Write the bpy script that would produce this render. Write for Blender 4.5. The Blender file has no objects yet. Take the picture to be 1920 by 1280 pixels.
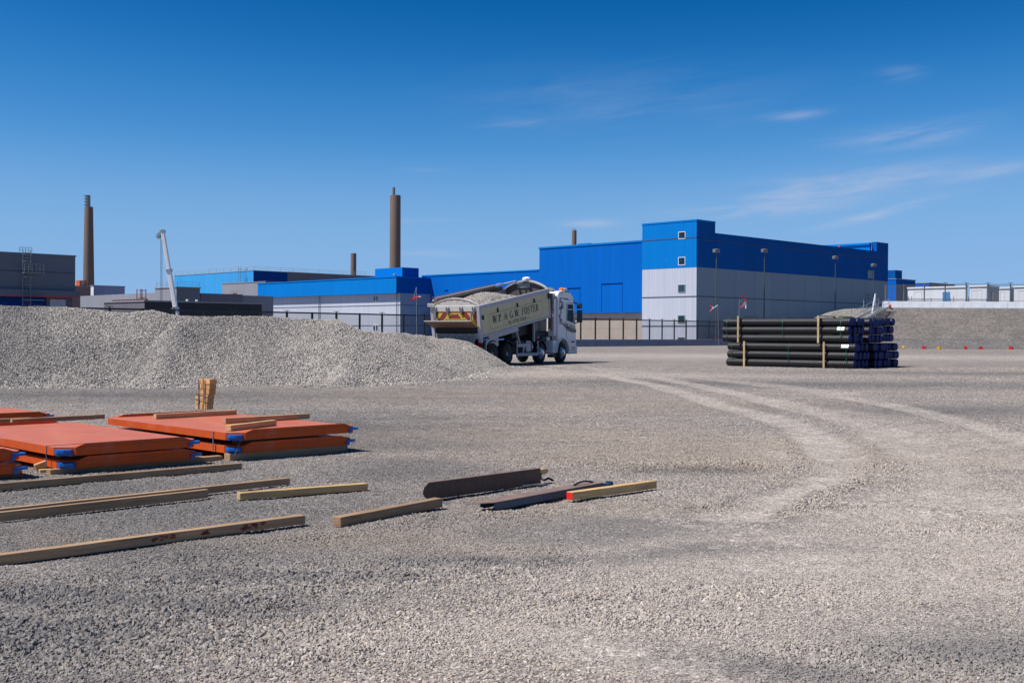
import bpy, bmesh, math, random
import numpy as np
from mathutils import Vector, Matrix, Euler
random.seed(7); rng = np.random.default_rng(11)
R = math.radians; PI = math.pi
sc = bpy.context.scene
COL = sc.collection

# ------------------------------------------------------------------ camera
F = 2133.0; CAMZ = 1.45
cam = bpy.data.cameras.new("camera"); cam.lens = 36.0*F/1920; cam.sensor_width = 36; cam.clip_end = 6000; cam.clip_start = .1
camo = bpy.data.objects.new("camera", cam); COL.objects.link(camo); sc.camera = camo
MC = Matrix.Translation((0, 0, CAMZ)) @ Matrix.Rotation(R(90) - math.atan(14/F), 4, 'X') @ Matrix.Rotation(.0047, 4, 'Z')
camo.matrix_world = MC
M3 = MC.to_3x3()
def ray(px, py): return M3 @ Vector(((px-960)/F, -(py-640)/F, -1))
def G(px, py, z=0.0):
    d = ray(px, py); return Vector((0, 0, CAMZ)) + d*((z-CAMZ)/d.z)
def D(px, py, y):
    d = ray(px, py); return Vector((0, 0, CAMZ)) + d*(y/d.y)
def on(px, P, dr, py=560):
    r = ray(px, py); k = r.x/r.y
    return (k*P[1]-P[0])/(dr[0]-k*dr[1])
U2 = Vector((.7090, .7052)); V2 = Vector((-.7052, .7090)); UANG = math.atan2(U2.y, U2.x)

# ------------------------------------------------------------------ objects
def tag(o, label=None, cat=None, group=None, kind=None):
    if label: o['label'] = label
    if cat: o['category'] = cat
    if group: o['group'] = group
    if kind: o['kind'] = kind
    return o
def empty(name, loc=(0, 0, 0), rz=0, label=None, cat=None, group=None):
    o = bpy.data.objects.new(name, None); COL.objects.link(o); o.empty_display_size = .3
    o.location = loc; o.rotation_euler = (0, 0, rz)
    return tag(o, label, cat, group)
def clone(o, parent=None, **kw):
    c = o.copy(); COL.objects.link(c)
    if parent: c.parent = parent
    for ch in list(o.children): clone(ch, c)
    if 'loc' in kw: c.location = kw['loc']
    if 'rot' in kw: c.rotation_euler = kw['rot']
    if 'label' in kw: c['label'] = kw['label']
    return c
class MB:
    def __init__(s): s.v = []; s.f = []; s.m = []; s.M = Matrix.Identity(4)
    def add(s, vs, fs, mi=0):
        b = len(s.v); s.v += [tuple(s.M @ Vector(p)) for p in vs]
        s.f += [[b+i for i in f] for f in fs]; s.m += [mi]*len(fs); return s
    def box(s, x0, x1, y0, y1, z0, z1, mi=0):
        return s.add([(x0,y0,z0),(x1,y0,z0),(x1,y1,z0),(x0,y1,z0),(x0,y0,z1),(x1,y0,z1),(x1,y1,z1),(x0,y1,z1)],
                     [(0,3,2,1),(4,5,6,7),(0,1,5,4),(1,2,6,5),(2,3,7,6),(3,0,4,7)], mi)
    def bar(s, a, b, w, h=None, mi=0, up=(0, 0, 1)):
        a = Vector(a); b = Vector(b); h = h or w; d = (b-a).normalized(); up = Vector(up)
        if abs(d.dot(up)) > .98: up = Vector((1, 0, 0))
        x = d.cross(up).normalized()*w/2; y = x.cross(d).normalized()*h/2
        vs = [a-x-y, a+x-y, a+x+y, a-x+y, b-x-y, b+x-y, b+x+y, b-x+y]
        return s.add(vs, [(0,3,2,1),(4,5,6,7),(0,1,5,4),(1,2,6,5),(2,3,7,6),(3,0,4,7)], mi)
    def cyl(s, a, b, r0, r1=None, n=12, mi=0, caps=True):
        return s.rev(a, b, [(0, r0), (1, r0 if r1 is None else r1)], n, mi, caps)
    def rev(s, a, b, prof, n=16, mi=0, caps=True):
        # prof: (fraction along a->b, radius)
        a = Vector(a); b = Vector(b); d = b-a; dn = d.normalized()
        x = dn.orthogonal().normalized(); y = dn.cross(x); vs = []; fs = []
        for t, r in prof:
            for i in range(n):
                an = 2*PI*i/n; vs.append(a+d*t+x*(r*math.cos(an))+y*(r*math.sin(an)))
        for k in range(len(prof)-1):
            for i in range(n):
                j = (i+1) % n; fs.append((k*n+i, k*n+j, (k+1)*n+j, (k+1)*n+i))
        if caps:
            fs.append(tuple(range(n))[::-1]); fs.append(tuple((len(prof)-1)*n+i for i in range(n)))
        return s.add(vs, fs, mi)
    def tube(s, pts, r, n=8, mi=0):
        for a, b in zip(pts, pts[1:]): s.cyl(a, b, r, None, n, mi)
        return s
    def prism(s, prof, axis, lo, hi, mi=0):
        # prof 2D polygon extruded along axis: 'y': (x,z), 'x': (y,z), 'z': (x,y)
        def P(p, t): return {'y': (p[0], t, p[1]), 'x': (t, p[0], p[1]), 'z': (p[0], p[1], t)}[axis]
        n = len(prof)
        return s.add([P(p, lo) for p in prof]+[P(p, hi) for p in prof],
                     [tuple(range(n))[::-1], tuple(range(n, 2*n))]+[(i, (i+1) % n, n+(i+1) % n, n+i) for i in range(n)], mi)
    def build(s, name, mats, parent=None, bevel=0, smooth=False, loc=None, recalc=True):
        me = bpy.data.meshes.new(name); me.from_pydata(s.v, [], s.f)
        if not isinstance(mats, (list, tuple)): mats = [mats]
        for m in mats: me.materials.append(m)
        if len(mats) > 1: me.polygons.foreach_set('material_index', s.m)
        if recalc:
            bm = bmesh.new(); bm.from_mesh(me); bmesh.ops.recalc_face_normals(bm, faces=bm.faces[:]); bm.to_mesh(me); bm.free()
        o = bpy.data.objects.new(name, me); COL.objects.link(o)
        if parent: o.parent = parent
        if loc: o.location = loc
        if bevel:
            b = o.modifiers.new('b', 'BEVEL'); b.width = bevel; b.segments = 2; b.limit_method = 'ANGLE'; b.angle_limit = R(35)
        if smooth:
            me.polygons.foreach_set('use_smooth', [True]*len(me.polygons))
            try: me.set_sharp_from_angle(angle=R(40))
            except Exception: pass
        return o

# ------------------------------------------------------------------ materials
class NT:
    def __init__(s, nt): s.nt = nt
    def n(s, typ, **kw):
        nd = s.nt.nodes.new(typ)
        ins = kw.pop('ins', {})
        for k, v in kw.items(): setattr(nd, k, v)
        for k, v in ins.items():
            if isinstance(v, bpy.types.NodeSocket): s.nt.links.new(v, nd.inputs[k])
            else: nd.inputs[k].default_value = v
        return nd
    def m(s, op, a, b=None, c=None, clamp=False):
        nd = s.nt.nodes.new('ShaderNodeMath'); nd.operation = op; nd.use_clamp = clamp
        for i, v in enumerate((a, b, c)):
            if v is None: continue
            if isinstance(v, bpy.types.NodeSocket): s.nt.links.new(v, nd.inputs[i])
            else: nd.inputs[i].default_value = v
        return nd.outputs[0]
    def mix(s, fac, a, b, blend='MIX'):
        nd = s.nt.nodes.new('ShaderNodeMix'); nd.data_type = 'RGBA'; nd.blend_type = blend
        for i, v in ((0, fac), (6, a), (7, b)):
            if isinstance(v, bpy.types.NodeSocket): s.nt.links.new(v, nd.inputs[i])
            else: nd.inputs[i].default_value = (*v, 1) if isinstance(v, (tuple, list)) and len(v) == 3 else v
        return nd.outputs[2]
    def noise(s, vec, scale, detail=3, rough=.55, out=0, dist=0):
        nd = s.n('ShaderNodeTexNoise', ins={'Scale': scale, 'Detail': detail, 'Roughness': rough, 'Distortion': dist})
        if vec is not None: s.nt.links.new(vec, nd.inputs['Vector'])
        return nd.outputs[out]
    def ramp(s, v, lo, hi):
        return s.n('ShaderNodeMapRange', ins={0: v, 1: lo, 2: hi, 3: 0.0, 4: 1.0}).outputs[0]
    def scaled(s, vec, sx, sy, sz):
        return s.n('ShaderNodeVectorMath', operation='MULTIPLY', ins={0: vec, 1: (sx, sy, sz)}).outputs[0]
def newmat(name):
    m = bpy.data.materials.new(name); m.use_nodes = True; t = NT(m.node_tree)
    bs = m.node_tree.nodes['Principled BSDF']
    return m, t, bs
def obco(t): return t.n('ShaderNodeTexCoord').outputs['Object']
def paint(name, col, rough=.5, var=.12, scale=1.2, metal=0, dirt=None, dirt_amt=.3, bump=0, spec=.5, grain=0, scratch=0):
    m, t, bs = newmat(name); co = obco(t)
    n1 = t.noise(co, scale, 4); k = t.m('MULTIPLY_ADD', n1, var*2, 1-var)
    oi = t.n('ShaderNodeObjectInfo').outputs['Random']
    k = t.m('MULTIPLY', k, t.m('MULTIPLY_ADD', oi, .08, .96))
    c = t.n('ShaderNodeVectorMath', operation='SCALE', ins={0: col, 3: k}).outputs[0]
    if dirt:
        n2 = t.ramp(t.noise(t.scaled(co, 1, 1, .35), scale*4, 5, .65), .5, .75)
        c = t.mix(t.m('MULTIPLY', n2, dirt_amt), c, dirt)
    if scratch:
        for sv, th in (((2.5, 60, 60), .70), ((45, 3, 45), .71)):
            sn = t.ramp(t.noise(t.scaled(co, *sv), 1.0, 3, .6), th, th+.04)
            c = t.mix(t.m('MULTIPLY', sn, scratch), c, (.10, .05, .035))
        dn = t.ramp(t.noise(co, 3.2, 6, .75), .52, .72); c = t.mix(t.m('MULTIPLY', dn, scratch*.45), c, (.42, .33, .27))
        dv = t.n('ShaderNodeTexVoronoi', ins={'Vector': co, 'Scale': 5.0}).outputs['Distance']; c = t.mix(t.m('MULTIPLY', t.m('LESS_THAN', dv, .05), scratch), c, (.08, .04, .03))
    t.nt.links.new(c, bs.inputs['Base Color'])
    t.nt.links.new(t.m('MULTIPLY_ADD', n1, .2, rough-.1), bs.inputs['Roughness'])
    bs.inputs['Metallic'].default_value = metal; bs.inputs['Specular IOR Level'].default_value = spec
    if bump:
        b = t.n('ShaderNodeBump', ins={'Strength': .6, 'Distance': bump, 'Height': t.noise(co, grain or 40, 3)})
        t.nt.links.new(b.outputs[0], bs.inputs['Normal'])
    return m
def cladding(name, col, per=.5, groove=.05, rough=.45, dark=.35, streak=.10, hseam=0):
    m, t, bs = newmat(name); co = obco(t)
    sx = t.n('ShaderNodeSeparateXYZ', ins={0: co})
    s = t.m('DIVIDE', t.m('ADD', sx.outputs[0], sx.outputs[1]), per)
    fr = t.m('FRACT', s); cell = t.m('FLOOR', s)
    g = t.m('LESS_THAN', fr, groove/per)
    if hseam:
        g2 = t.m('LESS_THAN', t.m('FRACT', t.m('DIVIDE', sx.outputs[2], hseam)), .06/hseam); g = t.m('MAXIMUM', g, g2)
    wn = t.n('ShaderNodeTexWhiteNoise', noise_dimensions='1D', ins={'W': cell}).outputs[0]
    k = t.m('MULTIPLY_ADD', wn, .06, .97)
    st = t.noise(t.scaled(co, 2.2, 2.2, .12), 1.0, 5, .65)
    k = t.m('MULTIPLY', k, t.m('MULTIPLY_ADD', st, -streak*2, 1+streak))
    bl = t.noise(co, .09, 3); k = t.m('MULTIPLY', k, t.m('MULTIPLY_ADD', bl, .2, .9))
    c = t.n('ShaderNodeVectorMath', operation='SCALE', ins={0: col, 3: k}).outputs[0]
    c = t.mix(t.m('MULTIPLY', g, dark), c, (col[0]*.3, col[1]*.3, col[2]*.35))
    sp = t.ramp(t.noise(co, 1.6, 1), .80, .84)
    c = t.mix(t.m('MULTIPLY', sp, .35), c, (.6, .6, .6))
    t.nt.links.new(c, bs.inputs['Base Color'])
    t.nt.links.new(t.m('MULTIPLY_ADD', st, .25, rough+.05), bs.inputs['Roughness'])
    bs.inputs['Specular IOR Level'].default_value = .06
    h = t.m('PINGPONG', t.m('MULTIPLY', fr, 2.0), 1.0)
    b = t.n('ShaderNodeBump', ins={'Strength': .35, 'Distance': .02, 'Height': t.m('SUBTRACT', h, g)})
    t.nt.links.new(b.outputs[0], bs.inputs['Normal'])
    return m
def concrete(name, col, stain=(.25, .12, .05), stain_amt=.3, rough=.85, scale=.7, seams=0):
    m, t, bs = newmat(name); co = obco(t)
    n = t.noise(co, scale, 6, .6); k = t.m('MULTIPLY_ADD', n, .5, .75)
    n3 = t.noise(co, scale*20, 3); k = t.m('MULTIPLY', k, t.m('MULTIPLY_ADD', n3, .2, .9))
    c = t.n('ShaderNodeVectorMath', operation='SCALE', ins={0: col, 3: k}).outputs[0]
    st = t.ramp(t.noise(t.scaled(co, 1.4, 1.4, .08), scale*1.2, 4), .56, .72)
    c = t.mix(t.m('MULTIPLY', st, stain_amt), c, stain)
    if seams:
        sx = t.n('ShaderNodeSeparateXYZ', ins={0: co})
        g = t.m('LESS_THAN', t.m('FRACT', t.m('DIVIDE', sx.outputs[2], seams)), .025)
        c = t.mix(t.m('MULTIPLY', g, .3), c, (.05, .045, .04))
    t.nt.links.new(c, bs.inputs['Base Color']); bs.inputs['Roughness'].default_value = rough
    b = t.n('ShaderNodeBump', ins={'Strength': .5, 'Distance': .01, 'Height': n3}); t.nt.links.new(b.outputs[0], bs.inputs['Normal'])
    return m
def timber(name, col, knots=.5):
    m, t, bs = newmat(name); co = obco(t)
    rnd = t.n('ShaderNodeObjectInfo').outputs['Random']
    off = t.n('ShaderNodeCombineXYZ', ins={0: t.m('MULTIPLY', rnd, 37.0), 1: t.m('MULTIPLY', rnd, 11.0), 2: rnd}).outputs[0]
    co = t.n('ShaderNodeVectorMath', operation='ADD', ins={0: co, 1: off}).outputs[0]
    g = t.noise(t.scaled(co, 1.2, 22, 22), 2.0, 5, .6, dist=.4)
    g2 = t.noise(t.scaled(co, 1.0, 3, 3), 1.3, 3)
    k = t.m('MULTIPLY', t.m('MULTIPLY_ADD', g, 1.3, .35), t.m('MULTIPLY_ADD', g2, .8, .6))
    k = t.m('MULTIPLY', k, t.m('MULTIPLY_ADD', rnd, .3, .85))
    c = t.n('ShaderNodeVectorMath', operation='SCALE', ins={0: col, 3: k}).outputs[0]
    vo = t.n('ShaderNodeTexVoronoi', ins={'Vector': t.scaled(co, 1.6, 6, 6), 'Scale': 1.0}).outputs['Distance']
    ck = t.ramp(t.noise(t.scaled(co, .9, 30, 30), 1.7, 2), .66, .72); c = t.mix(t.m('MULTIPLY', ck, .7), c, (col[0]*.2, col[1]*.18, col[2]*.16))
    kn = t.m('SUBTRACT', 1.0, t.ramp(vo, .06, .20))
    c = t.mix(t.m('MULTIPLY', kn, knots), c, (col[0]*.25, col[1]*.15, col[2]*.12))
    t.nt.links.new(c, bs.inputs['Base Color']); bs.inputs['Roughness'].default_value = .8
    b = t.n('ShaderNodeBump', ins={'Strength': .7, 'Distance': .006, 'Height': g}); t.nt.links.new(b.outputs[0], bs.inputs['Normal'])
    return m
def meshmat(name, col, cell=.06, wire=.25, fade=.25):
    # welded wire mesh: mostly open sheet
    m, t, bs = newmat(name); co = obco(t); sx = t.n('ShaderNodeSeparateXYZ', ins={0: co})
    a = t.m('LESS_THAN', t.m('FRACT', t.m('DIVIDE', sx.outputs[0], cell)), wire)
    b = t.m('LESS_THAN', t.m('FRACT', t.m('DIVIDE', sx.outputs[2], cell*1.0)), wire*.6)
    al = t.m('MAXIMUM', a, b)
    bs.inputs['Base Color'].default_value = (*col, 1); bs.inputs['Roughness'].default_value = .6
    t.nt.links.new(al, bs.inputs['Alpha'])
    return m

BLUE = cladding('blue_cladding', (.001, .19, .60), per=.5, rough=.5)
BLUE2 = cladding('deep_blue_cladding', (.001, .125, .52), per=.5, rough=.5)
BLUE_SHADE = cladding('shaded_wide_panel_blue', (.002, .095, .37), per=3.2, groove=.05, dark=.4, rough=.5)  # blue cladding with shade put into its colour, in wider panels
LBLUE = cladding('pale_blue_cladding', (.05, .33, .70), per=1.0, groove=.05)
GREY = cladding('light_grey_cladding', (.50, .53, .62), per=.5, groove=.04, dark=.3)
GREY_SHADE = cladding('shaded_grey_panel', (.25, .32, .39), per=5.2, groove=.07, dark=.7, streak=.05)  # light grey cladding darkened as its shaded copy, in wider panels
SLATE = cladding('slate_cladding', (.15, .175, .215), per=6.0, groove=.06, dark=.5, streak=.06)
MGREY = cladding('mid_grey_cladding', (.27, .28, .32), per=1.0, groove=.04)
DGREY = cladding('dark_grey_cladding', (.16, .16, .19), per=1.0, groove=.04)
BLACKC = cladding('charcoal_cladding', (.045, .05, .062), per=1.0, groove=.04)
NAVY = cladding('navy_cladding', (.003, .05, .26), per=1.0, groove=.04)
WHITEC = cladding('white_cladding', (.72, .74, .78), per=1.2, groove=.03, dark=.2)
ROOF = paint('roof_sheet', (.25, .27, .3), .7)
TRIM = paint('white_trim', (.78, .79, .8), .4, .05)
SEAM = paint('dark_seam', (.06, .08, .12), .7)
GLASS = paint('window_glass', (.02, .05, .065), .08, .1, spec=.8)
CONC = concrete('old_concrete', (.155, .113, .095), (.16, .11, .08), .4, scale=.05, seams=9.0)
CONCW = concrete('plinth_concrete', (.50, .42, .36), (.35, .2, .12), .45, scale=.5, seams=2.4)
BARR = concrete('barrier_concrete', (.20, .235, .31), (.1, .1, .12), .25, scale=1.0)
BARRW = concrete('white_barrier_concrete', (.74, .76, .80), (.4, .3, .25), .12, scale=.9)
DKSTEEL = paint('dark_green_steel', (.012, .022, .024), .5)
GALV = paint('galvanised_steel', (.42, .44, .46), .4, .15, 3, metal=.6)
GALVD = paint('dull_galvanised_steel', (.22, .24, .26), .5, .15, 3, metal=.3)
WHITE = paint('white_paint', (.84, .84, .84), .35, .05)
ORANGEP = paint('orange_primer', (.60, .086, .010), .55, .2, 2.5, scratch=.55, dirt=(.30, .085, .045), dirt_amt=.55, spec=.25)
ORANGET = paint('orange_primer_top', (.53, .14, .07), .5, .22, 2.2, scratch=.75, dirt=(.36, .13, .085), dirt_amt=.5)
CONN = paint('blue_bracket_paint', (.003, .13, .50), .4)
STRAP = paint('strap_band', (.10, .12, .16), .45)
WOOD = timber('sawn_timber', (.46, .29, .15))
WOODD = timber('weathered_timber', (.35, .225, .13))
WOODY = timber('yellow_timber', (.55, .37, .17), .3)
RED = paint('red_paint', (.62, .03, .02), .45)
YEL = paint('yellow_plastic', (.50, .28, .015), .45)
REDP = paint('red_plastic', (.45, .02, .015), .4)
BLACK = paint('black_rubber', (.012, .012, .013), .75, .2, 8)
# ------------------------------------------------------------------ world and sun
SUN_EL = R(57); SUN_AZ = Vector((-.954, -.30)).normalized()      # towards the sun, in plan
w = bpy.data.worlds.new("World"); sc.world = w; w.use_nodes = True; t = NT(w.node_tree)
bg = w.node_tree.nodes['Background']
sky = t.n('ShaderNodeTexSky', sky_type='NISHITA', sun_disc=False, sun_elevation=SUN_EL, sun_rotation=math.atan2(SUN_AZ.x, SUN_AZ.y), altitude=0, air_density=.7, dust_density=0, ozone_density=1.5)
co = t.n('ShaderNodeTexCoord').outputs['Generated']; sx = t.n('ShaderNodeSeparateXYZ', ins={0: co})
X, Y, Z = sx.outputs
s10 = t.n('ShaderNodeVectorMath', operation='SCALE', ins={0: sky.outputs[0], 3: .1}).outputs[0]
crv = t.n('ShaderNodeRGBCurve', ins={'Color': s10})
for ci, pts in enumerate((((0, 0), (.10, .001), (.135, .006), (.183, .046), (.306, .20), (.535, .27), (1, .32)), ((0, 0), (.15, .05), (.223, .13), (.298, .245), (.462, .43), (.65, .475), (1, .52)), ((0, 0), (.25, .15), (.33, .28), (.394, .41), (.49, .60), (.64, .76), (1, .80)))):
    c = crv.mapping.curves[ci]; c.points[0].location = pts[0]; c.points[1].location = pts[-1]
    for p in pts[1:-1]: c.points.new(*p)
crv.mapping.update()
hs = t.n('ShaderNodeVectorMath', operation='SCALE', ins={0: crv.outputs[0], 3: 10.0}).outputs[0]
# thin cirrus: streaks in azimuth / elevation, gathered in a few patches of the sky
az = t.m('ARCTAN2', X, Y); el = t.m('ARCSINE', Z)
tilt = t.m('SUBTRACT', el, t.m('MULTIPLY', az, .10))
vec = t.n('ShaderNodeCombineXYZ', ins={0: t.m('MULTIPLY', az, 9.0), 1: t.m('MULTIPLY', tilt, 75.0), 2: 0.0}).outputs[0]
st = t.noise(vec, 1.0, 7, .62, dist=.6)
st = t.ramp(st, .36, .74)
tot = None
for px, py, wx, wy, tl, amt in ((1560, 352, 330, 26, -.10, .50), (1430, 396, 190, 13, -.06, .50), (1650, 400, 150, 9, -.22, .5), (1850, 325, 120, 10, -.16, .35), (1490, 216, 75, 9, -.04, .30), (1690, 258, 170, 20, -.02, .33),
                           (1790, 236, 110, 14, -.15, .25), (1690, 138, 55, 12, 0, .2), (970, 230, 90, 10, -.05, .18), (1110, 419, 80, 8, 0, .45), (800, 415, 90, 5, -.03, .3), (830, 476, 130, 6, 0, .25), (1180, 190, 420, 60, 0, .10), (800, 318, 80, 6, 0, .12)):
    r = ray(px, py); a0 = math.atan2(r.x, r.y); e0 = math.asin(r.normalized().z)
    da = t.m('SUBTRACT', az, a0); de = t.m('SUBTRACT', t.m('SUBTRACT', el, e0), t.m('MULTIPLY', da, -tl))
    q = t.m('ADD', t.m('POWER', t.m('DIVIDE', da, wx*.62/F), 2.0), t.m('POWER', t.m('DIVIDE', de, wy*.9/F), 2.0))
    g = t.m('MULTIPLY', t.m('EXPONENT', t.m('MULTIPLY', q, -1.0)), amt)
    tot = g if tot is None else t.m('ADD', tot, g)
cl = t.m('MULTIPLY', tot, t.m('MULTIPLY_ADD', st, 1.25, .12), clamp=True)
skc = t.mix(cl, hs, (6.0, 6.2, 7.6))
t.nt.links.new(skc, bg.inputs[0]); bg.inputs[1].default_value = .084
sl = bpy.data.lights.new("sun", 'SUN'); sl.energy = 5.0; sl.angle = R(.5); sl.color = (1.0, .95, .875)
so = bpy.data.objects.new("sun", sl); COL.objects.link(so); so.location = (-30, -10, 40)
sdir = Vector((SUN_AZ.x*math.cos(SUN_EL), SUN_AZ.y*math.cos(SUN_EL), math.sin(SUN_EL)))
so.rotation_euler = sdir.to_track_quat('Z', 'Y').to_euler()
sc.view_settings.view_transform = 'Standard'; sc.view_settings.look = 'None'; sc.view_settings.gamma = 1; sc.view_settings.exposure = .20
sc.view_settings.use_curve_mapping = False
sc.cycles.max_bounces = 6; sc.cycles.transparent_max_bounces = 16

# ------------------------------------------------------------------ ground
def vnoise(x, y, s, seed=0):
    x = np.asarray(x)/s; y = np.asarray(y)/s
    xi = np.floor(x).astype(np.int64); yi = np.floor(y).astype(np.int64); fx = x-xi; fy = y-yi
    fx = fx*fx*(3-2*fx); fy = fy*fy*(3-2*fy)
    def h(a, b):
        n = (a*374761393+b*668265263+seed*974634777) & 0xffffffff
        n = ((n ^ (n >> 13))*1274126177) & 0xffffffff
        return ((n ^ (n >> 16)) & 0xffff)/65535.0
    return (h(xi, yi)*(1-fx)+h(xi+1, yi)*fx)*(1-fy)+(h(xi, yi+1)*(1-fx)+h(xi+1, yi+1)*fx)*fy
def fbm(x, y, s, o=4, seed=0):
    r = 0; a = .5; tt = 0
    for i in range(o): r = r+a*vnoise(x, y, s, seed+i*17); tt += a; a *= .5; s *= .5
    return r/tt
def seg_dist(x, y, pts):
    best = np.full(x.shape, 1e9)
    for (ax, ay), (bx, by) in zip(pts, pts[1:]):
        dx, dy = bx-ax, by-ay; L = dx*dx+dy*dy+1e-9
        k = np.clip(((x-ax)*dx+(y-ay)*dy)/L, 0, 1)
        best = np.minimum(best, np.hypot(x-ax-k*dx, y-ay-k*dy))
    return best
def gp(l): return [tuple(G(*p))[:2] for p in l]
TRACKS = [(gp([(1010, 690), (1120, 702), (1230, 722), (1350, 760), (1440, 782), (1505, 806), (1545, 836), (1558, 870), (1525, 918), (1440, 955), (1370, 968)]), .33, .8),
          (gp([(1100, 690), (1230, 707), (1380, 738), (1560, 783), (1650, 812), (1710, 845), (1770, 890), (1800, 950)]), .36, .65),
          (gp([(1540, 737), (1700, 765), (1830, 798), (1960, 840)]), .33, .6),
          (gp([(1560, 770), (1740, 815), (1840, 860), (1900, 910), (1960, 960)]), .60, .4),
          (gp([(1330, 730), (1500, 760), (1620, 800), (1800, 850)]), .28, .45),
          (gp([(1020, 684), (1150, 692), (1350, 712), (1600, 740)]), .5, .5)]
RIDGES = [(gp([(1585, 905), (1545, 935), (1480, 968), (1430, 985)]), .16, .085), (gp([(380, 1030), (620, 1000), (850, 975), (1000, 960)]), .3, .02), (gp([(0, 1190), (300, 1150), (560, 1120), (760, 1060), (1000, 1035)]), .35, .03), (gp([(1480, 830), (1495, 870), (1470, 905)]), .2, .03)]
COARSE = [(740, 1060, 1.4, .5), (560, 1180, 1.0, .45), (880, 1045, .8, .3), (700, 1230, .8, .4), (1400, 1110, .7, .25), (1180, 1120, .8, .3), (1790, 1000, .8, .35), (1500, 950, .9, .25), (1650, 880, 1.1, .5), (1330, 870, 1.2, .5), (300, 1190, 1.0, .4), (150, 1110, 1.1, .4), (400, 1070, .8, .3), (1260, 1170, .9, .3), (1750, 1210, .7, .3)]
COARSE = [(*tuple(G(a, b))[:2], c, d) for a, b, c, d in COARSE]
SANDY = [(*tuple(G(a, b))[:2], c, d) for a, b, c, d in [(1160, 960, 1.6, .5), (700, 1000, 1.3, .25), (1230, 860, 2.5, 1.2), (1600, 850, 1.2, 1.0), (1780, 870, 1.5, .8), (1330, 850, 3.5, 2.0), (850, 740, 5, 2.5), (1660, 870, 1.8, 1.0), (720, 1000, 1.2, .35), (1000, 970, 1.0, .3), (150, 1005, .5, .2), (1240, 760, 4, 2), (960, 810, 3, 2)]]
DARKP = [(*tuple(G(a, b))[:2], c, d) for a, b, c, d in [(120, 1260, .9, .5), (380, 1120, 1.3, .45), (150, 930, 3, 2), (700, 830, 2, 1.5), (250, 1010, 3.0, 1.2), (100, 1180, 1.2, .6), (1880, 1200, .7, .5), (500, 1060, 1.4, .4), (60, 850, 4, 3), (1560, 1240, .6, .25), (300, 960, 3.2, 2.2), (600, 800, 2.5, 4), (200, 1110, 1.8, .7), (760, 890, 1.4, 1.6), (1500, 720, 9, 3), (1130, 990, 1.4, .5), (1800, 770, 4, 2), (200, 740, 8, 3), (900, 1030, 1.2, .4), (1270, 880, .7, .3), (1700, 700, 12, 2.5), (1300, 1030, 1.0, .3)]]
DUSTP = [(*tuple(G(a, b))[:2], c, d) for a, b, c, d in [(1620, 1010, 2.2, 1.1), (1480, 1180, 1.2, .6), (1850, 950, 2, 1), (1250, 1110, 1.1, .4), (950, 1230, 1.0, .35), (1380, 985, 1.4, .6), (1550, 860, .8, 1.2), (1000, 700, 12, 4),(1450, 668, 30, 10),(1650, 960, 1.6, .7), (1500, 1060, 1.3, .6), (1150, 1040, 1.2, .5), (1100, 1200, .8, .4), (1750, 1100, 1.0, .6), (1300, 1240, .8, .3), (60, 1040, .8, .3)]]
def blob(x, y, L):
    r = np.zeros(x.shape)
    for bx, by, rx, ry in L: r = np.maximum(r, np.exp(-(((x-bx)/rx)**2+((y-by)/ry)**2)))
    return r
def gfields(x, y):
    wx = x+(fbm(x, y, 2.5, 3, 5)-.5)*1.0; wy = y+(fbm(x, y, 2.5, 3, 9)-.5)*1.6
    dust = .72*blob(wx, wy, DUSTP); rut = 0; trk = 0*dust
    for p, wd, a in TRACKS:
        d = seg_dist(x+(wx-x)*.15, y+(wy-y)*.15, p); ww = wd*(.8+.5*fbm(x, y, 3, 2, 3))
        m = np.exp(-(d/ww)**6)*a*(.65+.5*fbm(x, y, .8, 2, 4)); dust = np.maximum(dust, m); trk = np.maximum(trk, m)
        rut = rut - .014*np.exp(-(d/ww)**2)+.018*np.exp(-((d-ww*1.45)/(.35*ww))**2)
    rid = 0
    for p, wd, h in RIDGES:
        d = seg_dist(wx*.5+x*.5, wy*.5+y*.5, p); rid = rid+h*np.exp(-(d/wd)**2)*np.clip(2.6*fbm(x, y, .45, 3, 8)-.5, .05, 1.1)
    coarse = np.clip(blob(wx, wy, COARSE)+rid/.05, 0, 1)
    dark = blob(wx, wy, DARKP)*(1-.9*np.clip(trk, 0, 1)); sandy = blob(wx, wy, SANDY)*(1-.7*np.clip(trk, 0, 1)); coarse = coarse*(1-.85*np.clip(trk, 0, 1))
    streak = fbm(x*.35+y*.1, y, 2.2, 4, 21)
    return dust, rut, rid, coarse, dark, sandy, streak
def gheight(x, y):
    dust, rut, rid, coarse, dark, sandy, streak = gfields(x, y)
    near = np.clip((60-np.hypot(x, y))/40, 0, 1)
    return (rut+rid+(fbm(x, y, 1.6, 4, 31)-.5)*.05+(fbm(x, y, .35, 3, 37)-.5)*.022)*near
def axis(lo, hi, step, far, g=1.12):
    c = list(np.arange(lo, hi, step)); s = step; p = c[-1]
    while p < far: s *= g; p += s; c.append(p)
    s = step; p = lo; pre = []
    while p > -far: s *= g; p -= s; pre.append(p)
    return np.array(pre[::-1]+c)
def grid_mesh(name, xs, ys, z, mat, attrs=None, **kw):
    nx, ny = len(xs), len(ys); XX, YY = np.meshgrid(xs, ys)
    return raw_grid(name, XX, YY, z(XX, YY) if callable(z) else z, mat, attrs, **kw)
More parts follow.
